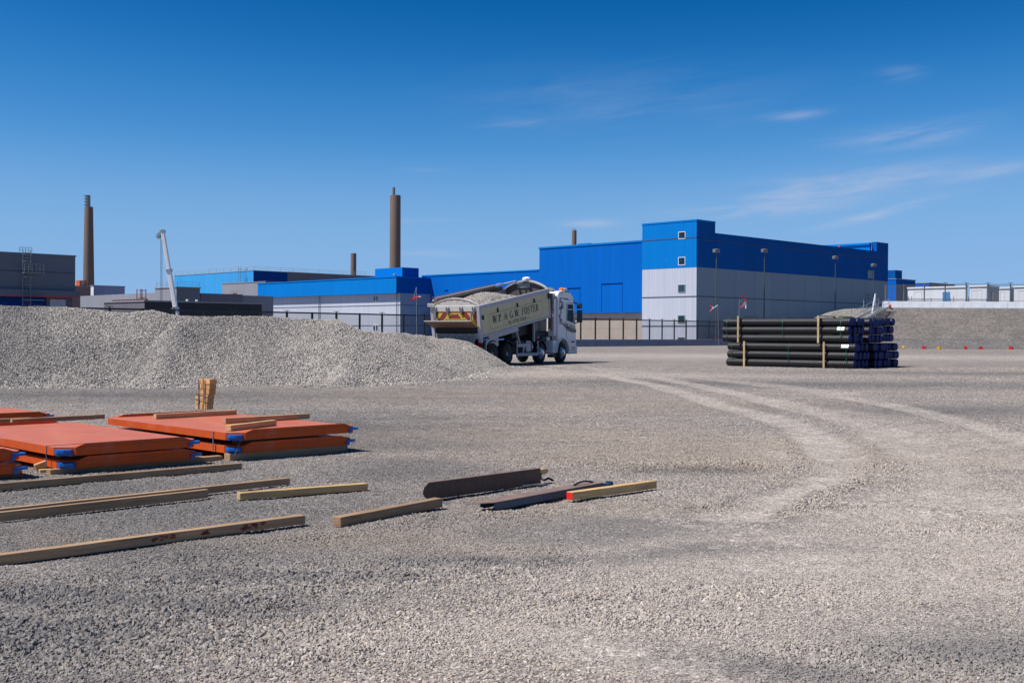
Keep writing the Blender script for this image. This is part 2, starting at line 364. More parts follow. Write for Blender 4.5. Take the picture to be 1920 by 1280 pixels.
def raw_grid(name, XX, YY, ZZ, mat, attrs=None, parent=None, mask=None, smooth=True):
    ny, nx = XX.shape
    co = np.stack([XX, YY, ZZ], -1).reshape(-1, 3).astype(np.float32)
    i = np.arange((ny-1)*(nx-1)); r = i//(nx-1); c = i % (nx-1); a = r*nx+c
    q = np.stack([a, a+1, a+nx+1, a+nx], -1)
    if mask is not None: q = q[mask[:-1, :-1].reshape(-1) | mask[1:, 1:].reshape(-1)]
    me = bpy.data.meshes.new(name); me.vertices.add(len(co)); me.vertices.foreach_set('co', co.ravel())
    me.loops.add(len(q)*4); me.loops.foreach_set('vertex_index', q.ravel().astype(np.int32))
    me.polygons.add(len(q)); me.polygons.foreach_set('loop_start', np.arange(0, len(q)*4, 4, dtype=np.int32))
    if smooth: me.polygons.foreach_set('use_smooth', np.ones(len(q), dtype=bool))
    me.update(calc_edges=True)
    for k, v in (attrs or {}).items():
        at = me.attributes.new(k, 'FLOAT', 'POINT'); at.data.foreach_set('value', np.asarray(v, dtype=np.float32).ravel())
    me.materials.append(mat); o = bpy.data.objects.new(name, me); COL.objects.link(o)
    if parent: o.parent = parent
    return o
def gravel_mat(name, cols, dustc=(.54, .485, .44), big=1.0, fine=(24., 62.), bumpd=.014, attr=True):
    m, t, bs = newmat(name)
    co = t.n('ShaderNodeNewGeometry').outputs['Position']
    v1 = t.n('ShaderNodeTexVoronoi', ins={'Vector': co, 'Scale': fine[1], 'Randomness': 1.0})
    v2 = t.n('ShaderNodeTexVoronoi', ins={'Vector': co, 'Scale': fine[0], 'Randomness': 1.0})
    sp = t.n('ShaderNodeSeparateXYZ', ins={0: v1.outputs['Color']}).outputs[0]
    sp2 = t.n('ShaderNodeSeparateXYZ', ins={0: v2.outputs['Color']}).outputs[1]
    n1 = t.noise(co, .35*big, 6, .6); n2 = t.noise(t.scaled(co, .6, 1.1, 1), 1.1*big, 6, .65)
    c = t.mix(t.ramp(n1, .35, .65), cols[0], cols[1])
    if attr:
        A = lambda k: t.n('ShaderNodeAttribute', attribute_name=k).outputs['Fac']
        c = t.mix(t.m('MULTIPLY', A('sandy'), .42), c, (.35, .285, .225))
        c = t.mix(t.m('MULTIPLY', A('dark'), .8), c, (.165, .16, .165))
        c = t.mix(t.m('MULTIPLY', A('dust'), .85, clamp=True), c, dustc)
        c = t.mix(t.m('MULTIPLY', t.ramp(n2, .62, .75), .35), c, (.36, .27, .18))
    v3 = t.n('ShaderNodeTexVoronoi', ins={'Vector': co, 'Scale': 7.0, 'Randomness': 1.0}); sp3 = t.n('ShaderNodeSeparateXYZ', ins={0: v3.outputs['Color']}).outputs[0]
    n4 = t.noise(t.scaled(co, .55, .9, 1), 1.1, 8, .7)
    if attr: c = t.mix(t.m('MULTIPLY', A('coarse'), .55, clamp=True), c, (.13, .12, .11))  # base darkened under coarse stones to paint shade into their gaps
    k = t.m('MULTIPLY', t.m('MULTIPLY_ADD', sp, .9, .52), t.m('MULTIPLY_ADD', sp2, .5, .75)); k = t.m('MULTIPLY', k, t.m('MULTIPLY', t.m('MULTIPLY_ADD', sp3, .34, .83), t.m('MULTIPLY_ADD', n4, .9, .55)))
    k = t.m('MULTIPLY', k, t.m('MULTIPLY_ADD', n2, .5, .75))
    k = t.m('MULTIPLY', k, t.m('MULTIPLY_ADD', t.ramp(v1.outputs['Distance'], .0, .55), -.35, 1.1))
    c = t.n('ShaderNodeVectorMath', operation='SCALE', ins={0: c, 3: k}).outputs[0]
    t.nt.links.new(c, bs.inputs['Base Color']); bs.inputs['Roughness'].default_value = .95; bs.inputs['Specular IOR Level'].default_value = .15
    h = t.m('ADD', t.m('MULTIPLY', v1.outputs['Distance'], -.4), t.m('MULTIPLY', v2.outputs['Distance'], -1.0))
    b = t.n('ShaderNodeBump', ins={'Strength': (t.m('MULTIPLY_ADD', A('dust'), -.55, .9, clamp=True) if attr else .9), 'Distance': bumpd, 'Height': h}); t.nt.links.new(b.outputs[0], bs.inputs['Normal'])
    return m
GRAV = gravel_mat('crushed_stone_ground', ((.27, .25, .243), (.335, .293, .268)))
PILEM = gravel_mat('pile_stone', ((.25, .24, .225), (.29, .27, .25)), fine=(18., 30.), bumpd=.05, attr=False)  # heap body kept darker than its chips, painting shade between them
BANKM = gravel_mat('embankment_soil', ((.20, .185, .175), (.235, .21, .195)), fine=(7., 22.), bumpd=.03, attr=False, big=.8)
MOUNDM = gravel_mat('pale_bank_soil', ((.27, .255, .24), (.31, .29, .265)), fine=(7., 22.), bumpd=.03, attr=False, big=.8)
xs = axis(-11, 12, .085, 3500); ys = axis(3.0, 30, .075, 4200)
XX, YY = np.meshgrid(xs, ys); fl = gfields(XX, YY)
gro = raw_grid('ground', XX, YY, gheight(XX, YY), GRAV, {'dust': np.clip(fl[0]+.35*np.clip(fl[6]-.5, 0, 1), 0, 1), 'dark': fl[4], 'sandy': fl[5], 'coarse': fl[3]})
tag(gro, 'wide yard of crushed stone with curving tyre tracks', 'ground', kind='structure')

# stones scattered as instances of angular chips made inside the node tree
def stone_mat(name, ramp):
    m, t, bs = newmat(name); A = lambda k: t.n('ShaderNodeAttribute', attribute_name=k, attribute_type='INSTANCER').outputs['Fac']
    rnd = A('rnd')
    cr = t.n('ShaderNodeValToRGB', ins={0: rnd}); e = cr.color_ramp.elements
    e[0].color = (*ramp[0][1], 1); e[0].position = ramp[0][0]; e[1].color = (*ramp[-1][1], 1); e[1].position = ramp[-1][0]
    for p, c in ramp[1:-1]: x = e.new(p); x.color = (*c, 1)
    c = t.mix(t.m('MULTIPLY', A('dust'), .75, clamp=True), cr.outputs[0], (.54, .48, .435))
    c = t.mix(t.m('MULTIPLY', A('dark'), .78, clamp=True), c, (.15, .147, .152)); c = t.mix(t.m('MULTIPLY', A('sandy'), .40, clamp=True), c, (.33, .265, .205))
    co = t.n('ShaderNodeNewGeometry').outputs['Position']; n = t.noise(co, 70, 2)
    c = t.n('ShaderNodeVectorMath', operation='SCALE', ins={0: c, 3: t.m('MULTIPLY_ADD', n, .5, .75)}).outputs[0]
    t.nt.links.new(c, bs.inputs['Base Color']); bs.inputs['Roughness'].default_value = .9; bs.inputs['Specular IOR Level'].default_value = .2
    return m
STONE = stone_mat('loose_stone', [(0, (.13, .12, .115)), (.2, (.27, .245, .225)), (.55, (.40, .355, .33)), (.82, (.47, .39, .30)), (.93, (.50, .46, .42)), (1, (.72, .67, .62))])
STONEP = stone_mat('pile_chip', [(0, (.16, .155, .145)), (.25, (.36, .34, .315)), (.7, (.47, .445, .41)), (.9, (.52, .455, .37)), (1, (.70, .67, .63))])
def stone_tree(mat):
    ng = bpy.data.node_groups.new('scatter', 'GeometryNodeTree')
    ng.interface.new_socket('Geometry', in_out='INPUT', socket_type='NodeSocketGeometry'); ng.interface.new_socket('Geometry', in_out='OUTPUT', socket_type='NodeSocketGeometry')
    N = lambda ty: ng.nodes.new(ty); Lk = ng.links.new
    gi = N('NodeGroupInput'); go = N('NodeGroupOutput'); jn = N('GeometryNodeJoinGeometry')
    for i in range(7):
        ic = N('GeometryNodeMeshIcoSphere'); ic.inputs['Subdivisions'].default_value = 1; ic.inputs['Radius'].default_value = 1
        sp = N('GeometryNodeSetPosition'); no = N('ShaderNodeTexNoise'); no.noise_dimensions = '4D'; no.inputs['W'].default_value = i*3.7; no.inputs['Scale'].default_value = 1.1
        sub = N('ShaderNodeVectorMath'); sub.operation = 'SUBTRACT'; sub.inputs[1].default_value = (.5, .5, .5)
        mul = N('ShaderNodeVectorMath'); mul.operation = 'SCALE'; mul.inputs[3].default_value = 2.2
        Lk(no.outputs['Color'], sub.inputs[0]); Lk(sub.outputs[0], mul.inputs[0]); Lk(mul.outputs[0], sp.inputs['Offset']); Lk(ic.outputs[0], sp.inputs[0])
        tr = N('GeometryNodeTransform'); tr.inputs['Scale'].default_value = [(1.25, .9, .7), (1, 1, .6), (1.4, .8, .55), (1.05, .85, .85), (1.2, 1.0, .5), (.95, .75, .9), (1.5, .7, .6)][i]
        Lk(sp.outputs[0], tr.inputs['Geometry'])
        ss = N('GeometryNodeSetShadeSmooth'); ss.inputs['Shade Smooth'].default_value = False; Lk(tr.outputs[0], ss.inputs[0])
        sm = N('GeometryNodeSetMaterial'); sm.inputs['Material'].default_value = mat; Lk(ss.outputs[0], sm.inputs[0])
        gti = N('GeometryNodeGeometryToInstance'); Lk(sm.outputs[0], gti.inputs[0]); Lk(gti.outputs[0], jn.inputs[0])
    sep = N('GeometryNodeSeparateGeometry'); sep.domain = 'POINT'; at = N('GeometryNodeInputNamedAttribute'); at.data_type = 'FLOAT'; at.inputs['Name'].default_value = 'scl'
    cmpn = N('FunctionNodeCompare'); cmpn.data_type = 'FLOAT'; cmpn.operation = 'GREATER_THAN'; cmpn.inputs[1].default_value = 1e-6; Lk(at.outputs[0], cmpn.inputs[0]); Lk(cmpn.outputs[0], sep.inputs['Selection']); Lk(gi.outputs[0], sep.inputs[0])
    ip = N('GeometryNodeInstanceOnPoints'); ip.inputs['Pick Instance'].default_value = True
    ra = N('GeometryNodeInputNamedAttribute'); ra.data_type = 'FLOAT_VECTOR'; ra.inputs['Name'].default_value = 'rot'
    er = N('FunctionNodeEulerToRotation'); Lk(ra.outputs[0], er.inputs[0])
    Lk(sep.outputs[0], ip.inputs['Points']); Lk(jn.outputs[0], ip.inputs['Instance']); Lk(er.outputs[0], ip.inputs['Rotation']); Lk(at.outputs[0], ip.inputs['Scale'])
    j2 = N('GeometryNodeJoinGeometry'); Lk(ip.outputs[0], j2.inputs[0]); Lk(sep.outputs[1], j2.inputs[0]); Lk(j2.outputs[0], go.inputs[0])
    return ng
SG = stone_tree(STONE); SGP = stone_tree(STONEP)
def scatter(name, P, s, ng, attrs, base=None, flat=None):
    """points P (n,3), radii s; base = optional (verts, faces, mat) heap body kept in the same object"""
    n = len(P)
    if base is not None:
        bv, bq, bm_ = base
    else: bv = np.zeros((0, 3)); bq = np.zeros((0, 4), int); bm_ = None
    co = np.concatenate([P, bv]).astype(np.float32); nb = len(bv)
    me = bpy.data.meshes.new(name); me.vertices.add(len(co)); me.vertices.foreach_set('co', co.ravel())
    if nb:
        q = (bq+n).astype(np.int32); me.loops.add(len(q)*4); me.loops.foreach_set('vertex_index', q.ravel())
        me.polygons.add(len(q)); me.polygons.foreach_set('loop_start', np.arange(0, len(q)*4, 4, dtype=np.int32)); me.materials.append(bm_)
        me.polygons.foreach_set('use_smooth', np.ones(len(q), dtype=bool))
    me.update(calc_edges=True)
    def fa(k, v, ty='FLOAT'):
        a = me.attributes.new(k, ty, 'POINT'); a.data.foreach_set('vector' if ty == 'FLOAT_VECTOR' else 'value', np.asarray(v, dtype=np.float32).ravel())
    fa('scl', np.concatenate([s, np.zeros(nb)]))
    rt = rng.uniform(0, 2*PI, (n, 3))
    if flat is not None: rt[:, :2] = rng.normal(0, 1, (n, 2))*flat[:, None]
    fa('rot', np.concatenate([rt, np.zeros((nb, 3))]), 'FLOAT_VECTOR')
    fa('rnd', np.concatenate([rng.uniform(0, 1, n), np.zeros(nb)]))
    for k, v in attrs.items(): fa(k, np.concatenate([v, np.zeros(nb)]))
    o = bpy.data.objects.new(name, me); COL.objects.link(o)
    md = o.modifiers.new('scatter', 'NODES'); md.node_group = ng
    return o
def region(n, d0, d1, pw):
    u = rng.uniform(0, 1, n); d = (d0**pw+(d1**pw-d0**pw)*u)**(1/pw)
    x = rng.uniform(-1, 1, n)*(d*.475+.8); return x, d
parts_ = []
for n, d0, d1, pw, s0, s1 in ((300000, 4.3, 9, 1.6, .0048, .0135), (260000, 9, 17, 1.2, .0062, .0150), (110000, 17, 32, 1.0, .009, .020), (60000, 32, 52, 1.0, .016, .030)):
    x, y = region(n, d0, d1, pw); f = gfields(x, y)
    keep = rng.uniform(0, 1, n) < np.clip(.60+.7*f[3]-.15*f[0]+1.0*(fbm(x, y, .9, 3, 51)-.5), .40, 1)
    x = x[keep]; y = y[keep]; f = [a[keep] if hasattr(a, 'shape') else a for a in f]
    s = s0+(s1-s0)*rng.beta(1.0, 3.6, len(x)); s = s*(1+1.0*f[3]*rng.uniform(0, 1, len(x)))*(1-.42*f[0])
    z = gheight(x, y)+s*(.02+.45*f[3])
    parts_.append((np.stack([x, y, z], -1), s, np.clip(f[0]*.8+.25*rng.uniform(0, 1, len(x)), 0, 1), f[4], .22+.9*f[3], f[5]))
P = np.concatenate([a[0] for a in parts_]); S = np.concatenate([a[1] for a in parts_])
o = scatter('loose_gravel', P, S, SG, {'dust': np.concatenate([a[2] for a in parts_]), 'dark': np.concatenate([a[3] for a in parts_]), 'sandy': np.concatenate([a[5] for a in parts_])}, flat=np.concatenate([a[4] for a in parts_]))

tag(o, 'loose grey and tan crushed stone strewn over the yard', 'gravel', kind='stuff')

# ------------------------------------------------------------------ gravel pile
def rp(l): return [tuple(D(a, b, c)) for a, b, c in l]
RID = [rp([(-260, 566, 31.5), (-120, 571, 32.2), (0, 575, 32.7), (100, 577, 33), (150, 580, 33.1), (200, 586, 33.3), (240, 590, 33.5), (262, 586, 33.6), (285, 583, 33.8), (330, 592, 34), (370, 593, 34.3), (400, 594, 34.4), (480, 592, 34.6), (540, 596, 34.7), (610, 599, 34.8), (628, 598, 34.8), (640, 608, 34.9)]),
       rp([(560, 606, 35.6), (652, 618, 35.4), (700, 623, 36.2), (735, 628, 37.5), (745, 627, 38.5), (765, 630, 40), (800, 630, 43), (818, 633, 46), (840, 641, 48.3), (860, 650, 49), (900, 667, 49.6), (945, 688, 50.6)]),
       rp([(815, 634, 50.4), (845, 634, 50.3), (872, 637, 50.2), (888, 646, 50.1)])]
RID += [rp([(660, 640, 34.2), (650, 672, 33.0), (640, 712, 31.4)]), rp([(330, 606, 33.3), (310, 640, 32.2), (300, 690, 30.6)]), rp([(60, 600, 32.2), (40, 650, 31.2), (30, 700, 30.2)])]
TAN = .66
def pheight(x, y):
    h = np.full(np.shape(x), -9.0)
    wob = (fbm(x, y, 2.2, 3, 71)-.5)
    for k, rd in enumerate(RID):
        for (ax, ay, az), (bx, by, bz) in zip(rd, rd[1:]):
            dx, dy = bx-ax, by-ay; L = dx*dx+dy*dy+1e-9
            kk = np.clip(((x-ax)*dx+(y-ay)*dy)/L, 0, 1)
            d = np.hypot(x-ax-kk*dx, y-ay-kk*dy)
            h = np.maximum(h, az+kk*(bz-az)-TAN*(1.0-.06*wob)*(np.sqrt(d*d+.03)-.17))
    h = h+wob*.75*np.clip(h/1.0, 0, 1)*np.clip((2.2-h), .15, 1)*.55
    rip = np.sin((x*.55+.3*np.sin(x*.3))*2.1+3*fbm(x, y, 3, 2, 77))*.045*np.clip(h, 0, 1)*np.clip(2.0-h, .1, 1)
    return h+rip+(fbm(x, y, .35, 2, 79)-.5)*.05
pxs = np.arange(-30, 1.2, .13); pys = np.arange(27.5, 53.5, .13); PX, PY = np.meshgrid(pxs, pys); PZ = pheight(PX, PY)
ok = PZ > -.12
idx = np.arange(PX.size).reshape(PX.shape); mk = (ok[:-1, :-1] | ok[1:, 1:]) 
q = np.stack([idx[:-1, :-1][mk], idx[:-1, 1:][mk], idx[1:, 1:][mk], idx[1:, :-1][mk]], -1)
used, inv = np.unique(q, return_inverse=True); bv = np.stack([PX.ravel(), PY.ravel(), np.maximum(PZ.ravel(), -.1)], -1)[used]
n = 900000; x = rng.uniform(-19.5, 1.1, n); y = rng.uniform(28, 52.5, n); z = pheight(x, y)
zb = pheight(x, y-.35)   # camera-facing slope or crest
ang = np.abs(x) < y*.47+1.5
toe = (z <= -.03) & (z > -.75) & (rng.uniform(0, 1, n) < .16*np.exp(z/.22)); k = (((z > -.03) & (((zb < z+.05)) | (z > 1.3))) | toe) & ang; z = np.where(toe, .0, z); x, y, z = x[k], y[k], z[k]
s = (.014+.028*rng.beta(1.1, 3, len(x)))*(1+.45*np.exp(-np.clip(z, 0, 9)/.35)*rng.uniform(0, 1, len(x)))
fo = np.exp(-np.clip(z, 0, 9)/.25)
o = scatter('gravel_pile', np.stack([x, y, z+s*.1], -1), s, SGP, {'dust': np.clip(.6*fbm(x, y, 2.5, 4, 101)-.1+.25*(x > -12)+.3*np.clip((x+13)/8, 0, 1)*(x < -2), 0, 1)*rng.uniform(.3, 1, len(x)), 'dark': np.clip(1.6*(fbm(x+9, y*.7, 1.8, 4, 105)-.47)+.35*np.clip((-9-x)/8, 0, 1), 0, .8)}, (bv, inv.reshape(q.shape), PILEM))
tag(o, 'long heap of pale grey crushed stone growing under the tipper', 'gravel pile', kind='stuff')
print('pile stones', len(x))
# ------------------------------------------------------------------ buildings
def P2(px, d): p = D(px, 560, d); return Vector((p.x, p.y))
def bld(name, label, C, cat='building'):
    return empty(name, (C.x, C.y, 0), UANG, label, cat)
def tu(px, C): return on(px, C, U2)
def tv(px, C): return on(px, C, V2)
def hz(py, px, C): return D(px, py, C.y).z
def part(name, mats, par, *boxes, bevel=0):
    m = MB()
    for b in boxes: m.box(*b)
    return m.build(name, mats, par, bevel)
def window_left(par, y0, y1, z0, z1, frame=TRIM, name='window', x=0):
    # opening on the X=0 face (faces -X), y runs along the face
    m = MB(); f = .09
    for b in ((y0-f, y1+f, z0-f, z0), (y0-f, y1+f, z1, z1+f), (y0-f, y0, z0, z1), (y1, y1+f, z0, z1)): m.box(x-.08, x+.02, *b)
    w = m.build(name, frame, par); part('pane', GLASS, w, (x-.03, x+.02, y0, y1, z0, z1)); return w
def window_right(par, x0, x1, z0, z1, frame=TRIM, name='window', y=0, pane=GLASS):
    m = MB(); f = .09
    for b in ((x0-f, x1+f, z0-f, z0), (x0-f, x1+f, z1, z1+f), (x0-f, x0, z0, z1), (x1, x1+f, z0, z1)): m.box(b[0], b[1], y-.08, y+.02, b[2], b[3])
    w = m.build(name, frame, par); part('pane', pane, w, (x0, x1, y-.03, y+.02, z0, z1)); return w

# the big blue and grey hall
C0 = P2(1306, 172); H = bld('industrial_hall', 'huge blue and light grey clad hall with stair tower behind the black pipes', C0)
yT = tv(1204, C0); xT = tu(1340, C0); xE = tu(1643, C0); xF = tu(1664.5, C0)
zT = hz(411, 1306, C0); zB = hz(500.6, 1306, C0); zF = hz(555.4, 1306, C0); zL = hz(611, 1306, C0)
CE = C0+U2*xT; zM = D(1340, 437, CE.y).z; CF = C0+U2*xE; zEnd = D(1643, 453.5, CF.y).z
print('hall', C0, yT, xT, xE, xF, zT, zB, zF, zM, zEnd)
# stair tower
s_roof = xT+.1
part('tower_lower_wall', GREY, H, (0, xT, .02, yT, 0, zB))
part('tower_upper_wall', BLUE, H, (-.03, xT, .02, yT+.03, zB, zT-.25))
part('tower_parapet', BLUE, H, (-.09, xT+.06, -.06, yT+.09, zT-.25, zT))
part('grey_side_wall', GREY_SHADE, H, (0.004, xF, -.004, .5, 0, zB))
part('blue_side_wall', BLUE_SHADE, H, (0.004, xF-.01, -.03, .5, zB, zM-.3))
part('tower_side_wall', BLUE_SHADE, H, (0.004, xT, -.034, .5, zM-.296, zT-.254))
part('roof_coping', BLUE_SHADE, H, (xT+.07, xE, -.1, .6, zM-.3, zM))
part('roof', ROOF, H, (s_roof, xF, .52, 30, zM-1.3, zM-.9))
part('end_tower_wall', BLUE_SHADE, H, (xE, xF, -.036, 1.0, zM-.29, zEnd))
yE = 30
part('rear_roof_parapet', BLUE, H, (xE-.6, xE-.02, 1.02, 20, zM-.8, zEnd-.1), (xE-.9, xE-.5, 1.0, 19, zEnd-.5, zEnd-.2))
xq = on(1625, C0+V2*3.5, U2); part('roof_plant', WHITE, H, (xq, xq+2.0, 2.5, 4.5, zM-.8, zM+1.15))
part('roof_vent', ORANGEP, H, (on(1574, C0+V2*6, U2), on(1574, C0+V2*6, U2)+.45, 6, 6.4, zM-.8, zM+1.2))
m = MB()
for z in (zF, zL): m.box(-.05, -.0, .0, yT, z-.07, z+.07)
for z in (zF, zL): m.box(0, xF-.1, -.055, -.006, z-.07, z+.07)
zz = hz(444.5, 1306, C0)
m.box(-.08, -.03, 0, yT, zz-.06, zz+.06); m.box(0, xF-.1, -.08, -.033, zz-.06-.3, zz+.02-.3)
m.build('floor_joint', SEAM, H)
for py0, py1 in ((435.5, 447), (483, 496), (534.5, 547), (592, 604.5), (633, 643)):
    a = tv(1272.5, C0); b = tv(1284, C0); Pm = C0+V2*(a+b)/2
    window_left(H, b, a, D(1278, py1, Pm.y).z, D(1278, py0, Pm.y).z, TRIM if py0 < 500 else GALV)
window_right(H, tu(1626.5, C0), tu(1636, C0), D(1631, 521, (C0+U2*tu(1631, C0)).y).z, D(1631, 508, (C0+U2*tu(1631, C0)).y).z, GALVD, y=-.03)
q = tu(1627, C0); zq = D(1627, 560, (C0+U2*q).y).z
window_right(H, q-.8, q-.25, zq-.25, zq+.85, GALVD, y=0); window_right(H, q+.25, q+.8, zq-.25, zq+.85, GALVD, y=0)
# middle wall, set back a little
s = 1.2; CM = C0+U2*s
yM0 = yT+.04; yM1 = tv(1011, CM); yM2 = tv(800, CM)
zMid = D(1203, 453, (CM+V2*yM0).y).z; zLow = D(1011, 507.5, (CM+V2*yM1).y).z; zPl = D(1203, 585.5, (CM+V2*yM0).y).z
part('middle_wall', BLUE2, H, (s, s+20, yM0, yM1, zPl, zMid)); part('middle_coping', BLUE, H, (s-.12, s+20, yM0, yM1+.1, zMid+.003, zMid+.3))
part('plinth_wall', CONCW, H, (s+.7, s+19.9, yM0, yM1+7, 0, zPl-.02))
part('low_wall', BLUE2, H, (s+.003, s+20, yM1+.01, yM2+1.5, zPl-.4, zLow)); part('low_coping', BLUE, H, (s-.1, s+20, yM1+.11, yM2+1.4, zLow+.003, zLow+.25))
part('lower_blue_wall', BLUE2, H, (s+.05, s+20, yM1+7.1, yM2+1.4, 0, zPl-.41))
for a, b, p0, p1 in ((1128, 1166, 531, 583), (1065, 1087, 539.5, 566.5), (834, 839, 544, 553)):
    ya, yb = tv(a, CM), tv(b, CM); yc = (ya+yb)/2; dd = (CM+V2*yc).y; z1, z0 = D(a, p0, dd).z, D(a, p1, dd).z
    x0, x1 = s-.06, s; m = MB()
    m.box(x0, x1, yb-.1, yb, z0, z1); m.box(x0, x1, ya, ya+.1, z0, z1); m.box(x0-.08, x1, yb-.1, ya+.1, z1, z1+.14)
    if p1 < 570: m.box(x0, x1, yb-.1, ya+.1, z0-.1, z0)
    m.build('panel_frame', BLUE2, H)
a = tv(1103, CM+U2*9); b = tv(1083, CM+U2*9); xb_ = on(1131, CM+U2*9+V2*a, U2); part('roof_box', BLUE, H, (s+9, s+9+xb_, a, b, zMid-1.5, D(1103, 455.5, (CM+V2*a+U2*9).y).z))
# small projecting block with the overhanging blue band, left of the hall
s0 = on(743, CM+V2*yM2, -U2); CL = CM+V2*tv(807, CM)
s0 = on(743, CL, -U2); Q = CL-U2*s0
L = bld('low_office_block', 'low grey block with overhanging bright blue top band left of the truck', Q)
yl = tv(483, Q); zt = hz(517.5, 743, Q); zb = hz(549.3, 743, Q); print('low', Q, s0, yl, zt, zb)
part('blue_band', BLUE, L, (0, 11.99, .003, yl, zb, zt-.2)); part('blue_band_side', BLUE_SHADE, L, (.004, s0-.05, -.004, 1, zb, zt-.203))
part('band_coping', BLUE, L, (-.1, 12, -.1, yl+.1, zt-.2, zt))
part('lower_wall', GREY, L, (.95, 12, .003, yl-.7, 0, zb-.003)); part('grey_side_wall', GREY_SHADE, L, (.954, s0-.05, -.002, 1, 0, zb-.004))
bx0, by0, by1 = 3.2, tv(754, Q+U2*3.2), tv(703, Q+U2*3.2)
QB = Q+U2*bx0+V2*by0; zbx = hz(501, 754, QB); bx1 = bx0+on(785, QB, U2)
part('roof_box_wall', BLUE, L, (bx0, bx1, by0, by1, zt+.003, zbx)); part('roof_box_side', BLUE_SHADE, L, (bx0+.003, bx1-.003, by0-.004, by0+.3, zt+.003, zbx-.003))
m = MB()
for py, px in ((571.5, 750), (610, 750)):
    z = D(750, py, Q.y).z; m.box(.9, .95, 0, yl-.7, z-.05, z+.05); m.box(.95, s0-.1, -.05, -.003, z-.05, z+.05)
x = tu(782, Q); m.box(x-.05, x+.05, -.05, -.003, 0, D(750, 571.5, Q.y).z)
m.build('wall_joint', SEAM, L)
QW = Q+U2*.95
for p0, p1 in ((555, 564), (609.5, 619.5)):
    for a, b in ((700.5, 704.5), (705.5, 709)):
        ya, yb = tv(a, QW), tv(b, QW); d_ = (QW+V2*ya).y; window_left(L, yb, ya, D(a, p1, d_).z, D(a, p0, d_).z, TRIM, x=.95)
for px in (497.5, 598, 743.7):
    y = tv(px, Q+U2*.7); MB().cyl((.7, y, 0), (.7, y, zb-.01), .10 if px < 700 else .08, n=8).build('downpipe', GALVD, L)
MB().rev((.6, 1.2, zt), (.6, 1.2, zt+.55), [(0, .1), (.3, .3), (.8, .26), (1, .05)], 12).build('roof_vent', GALV, L, smooth=True)

def ladder_tower(par, x, y, z0, z1, col, w=1.0):
    m = MB()
    for dx in (-w/2, w/2):
        for dy in (-.45, .45): m.cyl((x+dx, y+dy, z0), (x+dx, y+dy, z1), .05, n=5)
    z = z0+.3
    while z < z1: m.cyl((x-w/2, y-.45, z), (x+w/2, y-.45, z), .035, n=5); m.cyl((x+w/2, y-.45, z), (x+w/2, y+.45, z), .035, n=5); m.cyl((x-w/2, y-.45, z), (x-w/2, y+.45, z), .035, n=5); z += .8
    return m.build('access_ladder', col, par)
def railing(par, pts, h, col, step=2.5, r=.035, name='roof_railing'):
    m = MB()
    for a, b in zip(pts, pts[1:]):
        a = Vector(a); b = Vector(b); n = max(1, int((b-a).length/step))
        for i in range(n+1): p = a+(b-a)*i/n; m.cyl(p, p+Vector((0, 0, h)), r, n=5)
        for k in (.5, 1): m.cyl(a+Vector((0, 0, h*k)), b+Vector((0, 0, h*k)), r, n=5)
    return m.build(name, col, par)
def simple(name, label, cx, d, lx, rx, py, mats, depth=None):
    C = P2(cx, d); B = bld(name, label, C)
    a = tv(lx, C) if lx is not None else (depth or 12); b = tu(rx, C) if rx is not None else (depth or 12); z = hz(py, cx, C)
    part('side_wall', mats[0], B, (0, b, .004, a, 0, z-.15)); part('shaded_wall', mats[1], B, (.004, b-.004, -.004, .3, 0, z-.153)) if mats[1] is not mats[0] else None  # second material darkens the face turned from the sun by colour
    part('roof', mats[2] if len(mats) > 2 else ROOF, B, (-.1, b+.1, -.1, a+.1, z-.15, z))
    return B, C, a, b, z
# far left slate building: only its side towards us is in view
CA = P2(141, 135); B = bld('slate_warehouse', 'tall slate grey warehouse with a caged ladder at the left edge', CA); xl = -30
zt = D(141, 479, CA.y).z; z1 = D(141, 512.5, CA.y).z; z2 = D(141, 546, CA.y).z; z3 = D(143, 557.5, CA.y).z
part('wall', SLATE, B, (xl, 0, 0, 20, z2, zt-.15)); part('roof', SLATE, B, (xl, .1, -.1, 20.1, zt-.15, zt))
part('overhang_band', SLATE, B, (xl, .35, -.5, 20, z3, z2)); part('ground_floor_wall', NAVY, B, (xl, -3, 1.2, 19, 0, z3-.003)); 
part('ground_floor_end', DGREY, B, (-2.99, .1, 1.0, 19, 0, z3-.004)); part('service_door', GREY, B, (-2.6, -.75, .9, 1.0, .2, z3-.25))
part('wall_joint', SEAM, B, (xl, -.02, -.04, .0, z1-.05, z1+.05)); part('red_edge_strip', RED, B, (xl, 0, -.53, -.5, z3-.08, z3+.02))
xx = tu(50, CA-V2*.6)
m = MB()
for dx in (-.45, .45): m.cyl((xx+dx, -.6, z3-3), (xx+dx, -.6, zt+.3), .04, n=5)
z = z3-2.6
while z < zt+.2: m.cyl((xx-.45, -.6, z), (xx+.45, -.6, z), .03, n=5); z += .33
for z in np.arange(z2+.5, zt, .9):
    m.bar((xx-.45, -.6, z), (xx-.4, -1.3, z), .05); m.bar((xx+.45, -.6, z), (xx+.4, -1.3, z), .05); m.bar((xx-.4, -1.3, z), (xx+.4, -1.3, z), .05)
zc = z1-.25
for z in (zc, z3-.5): m.box(xx-1.1+.5, xx+1.2+.5, -1.5, -.5, z, z+.08)
for z in (zc+.5, zc+1.05):
    m.bar((xx-.6, -1.5, z), (xx+1.6, -1.5, z), .05)
for i in range(6): m.bar((xx-.6+.44*i, -1.5, zc), (xx-.6+.44*i, -1.5, zc+1.05), .05)
for i in range(5): m.bar((xx-.7+.35*i, -.3, zt), (xx-.7+.35*i, -.3, zt+.6), .04)
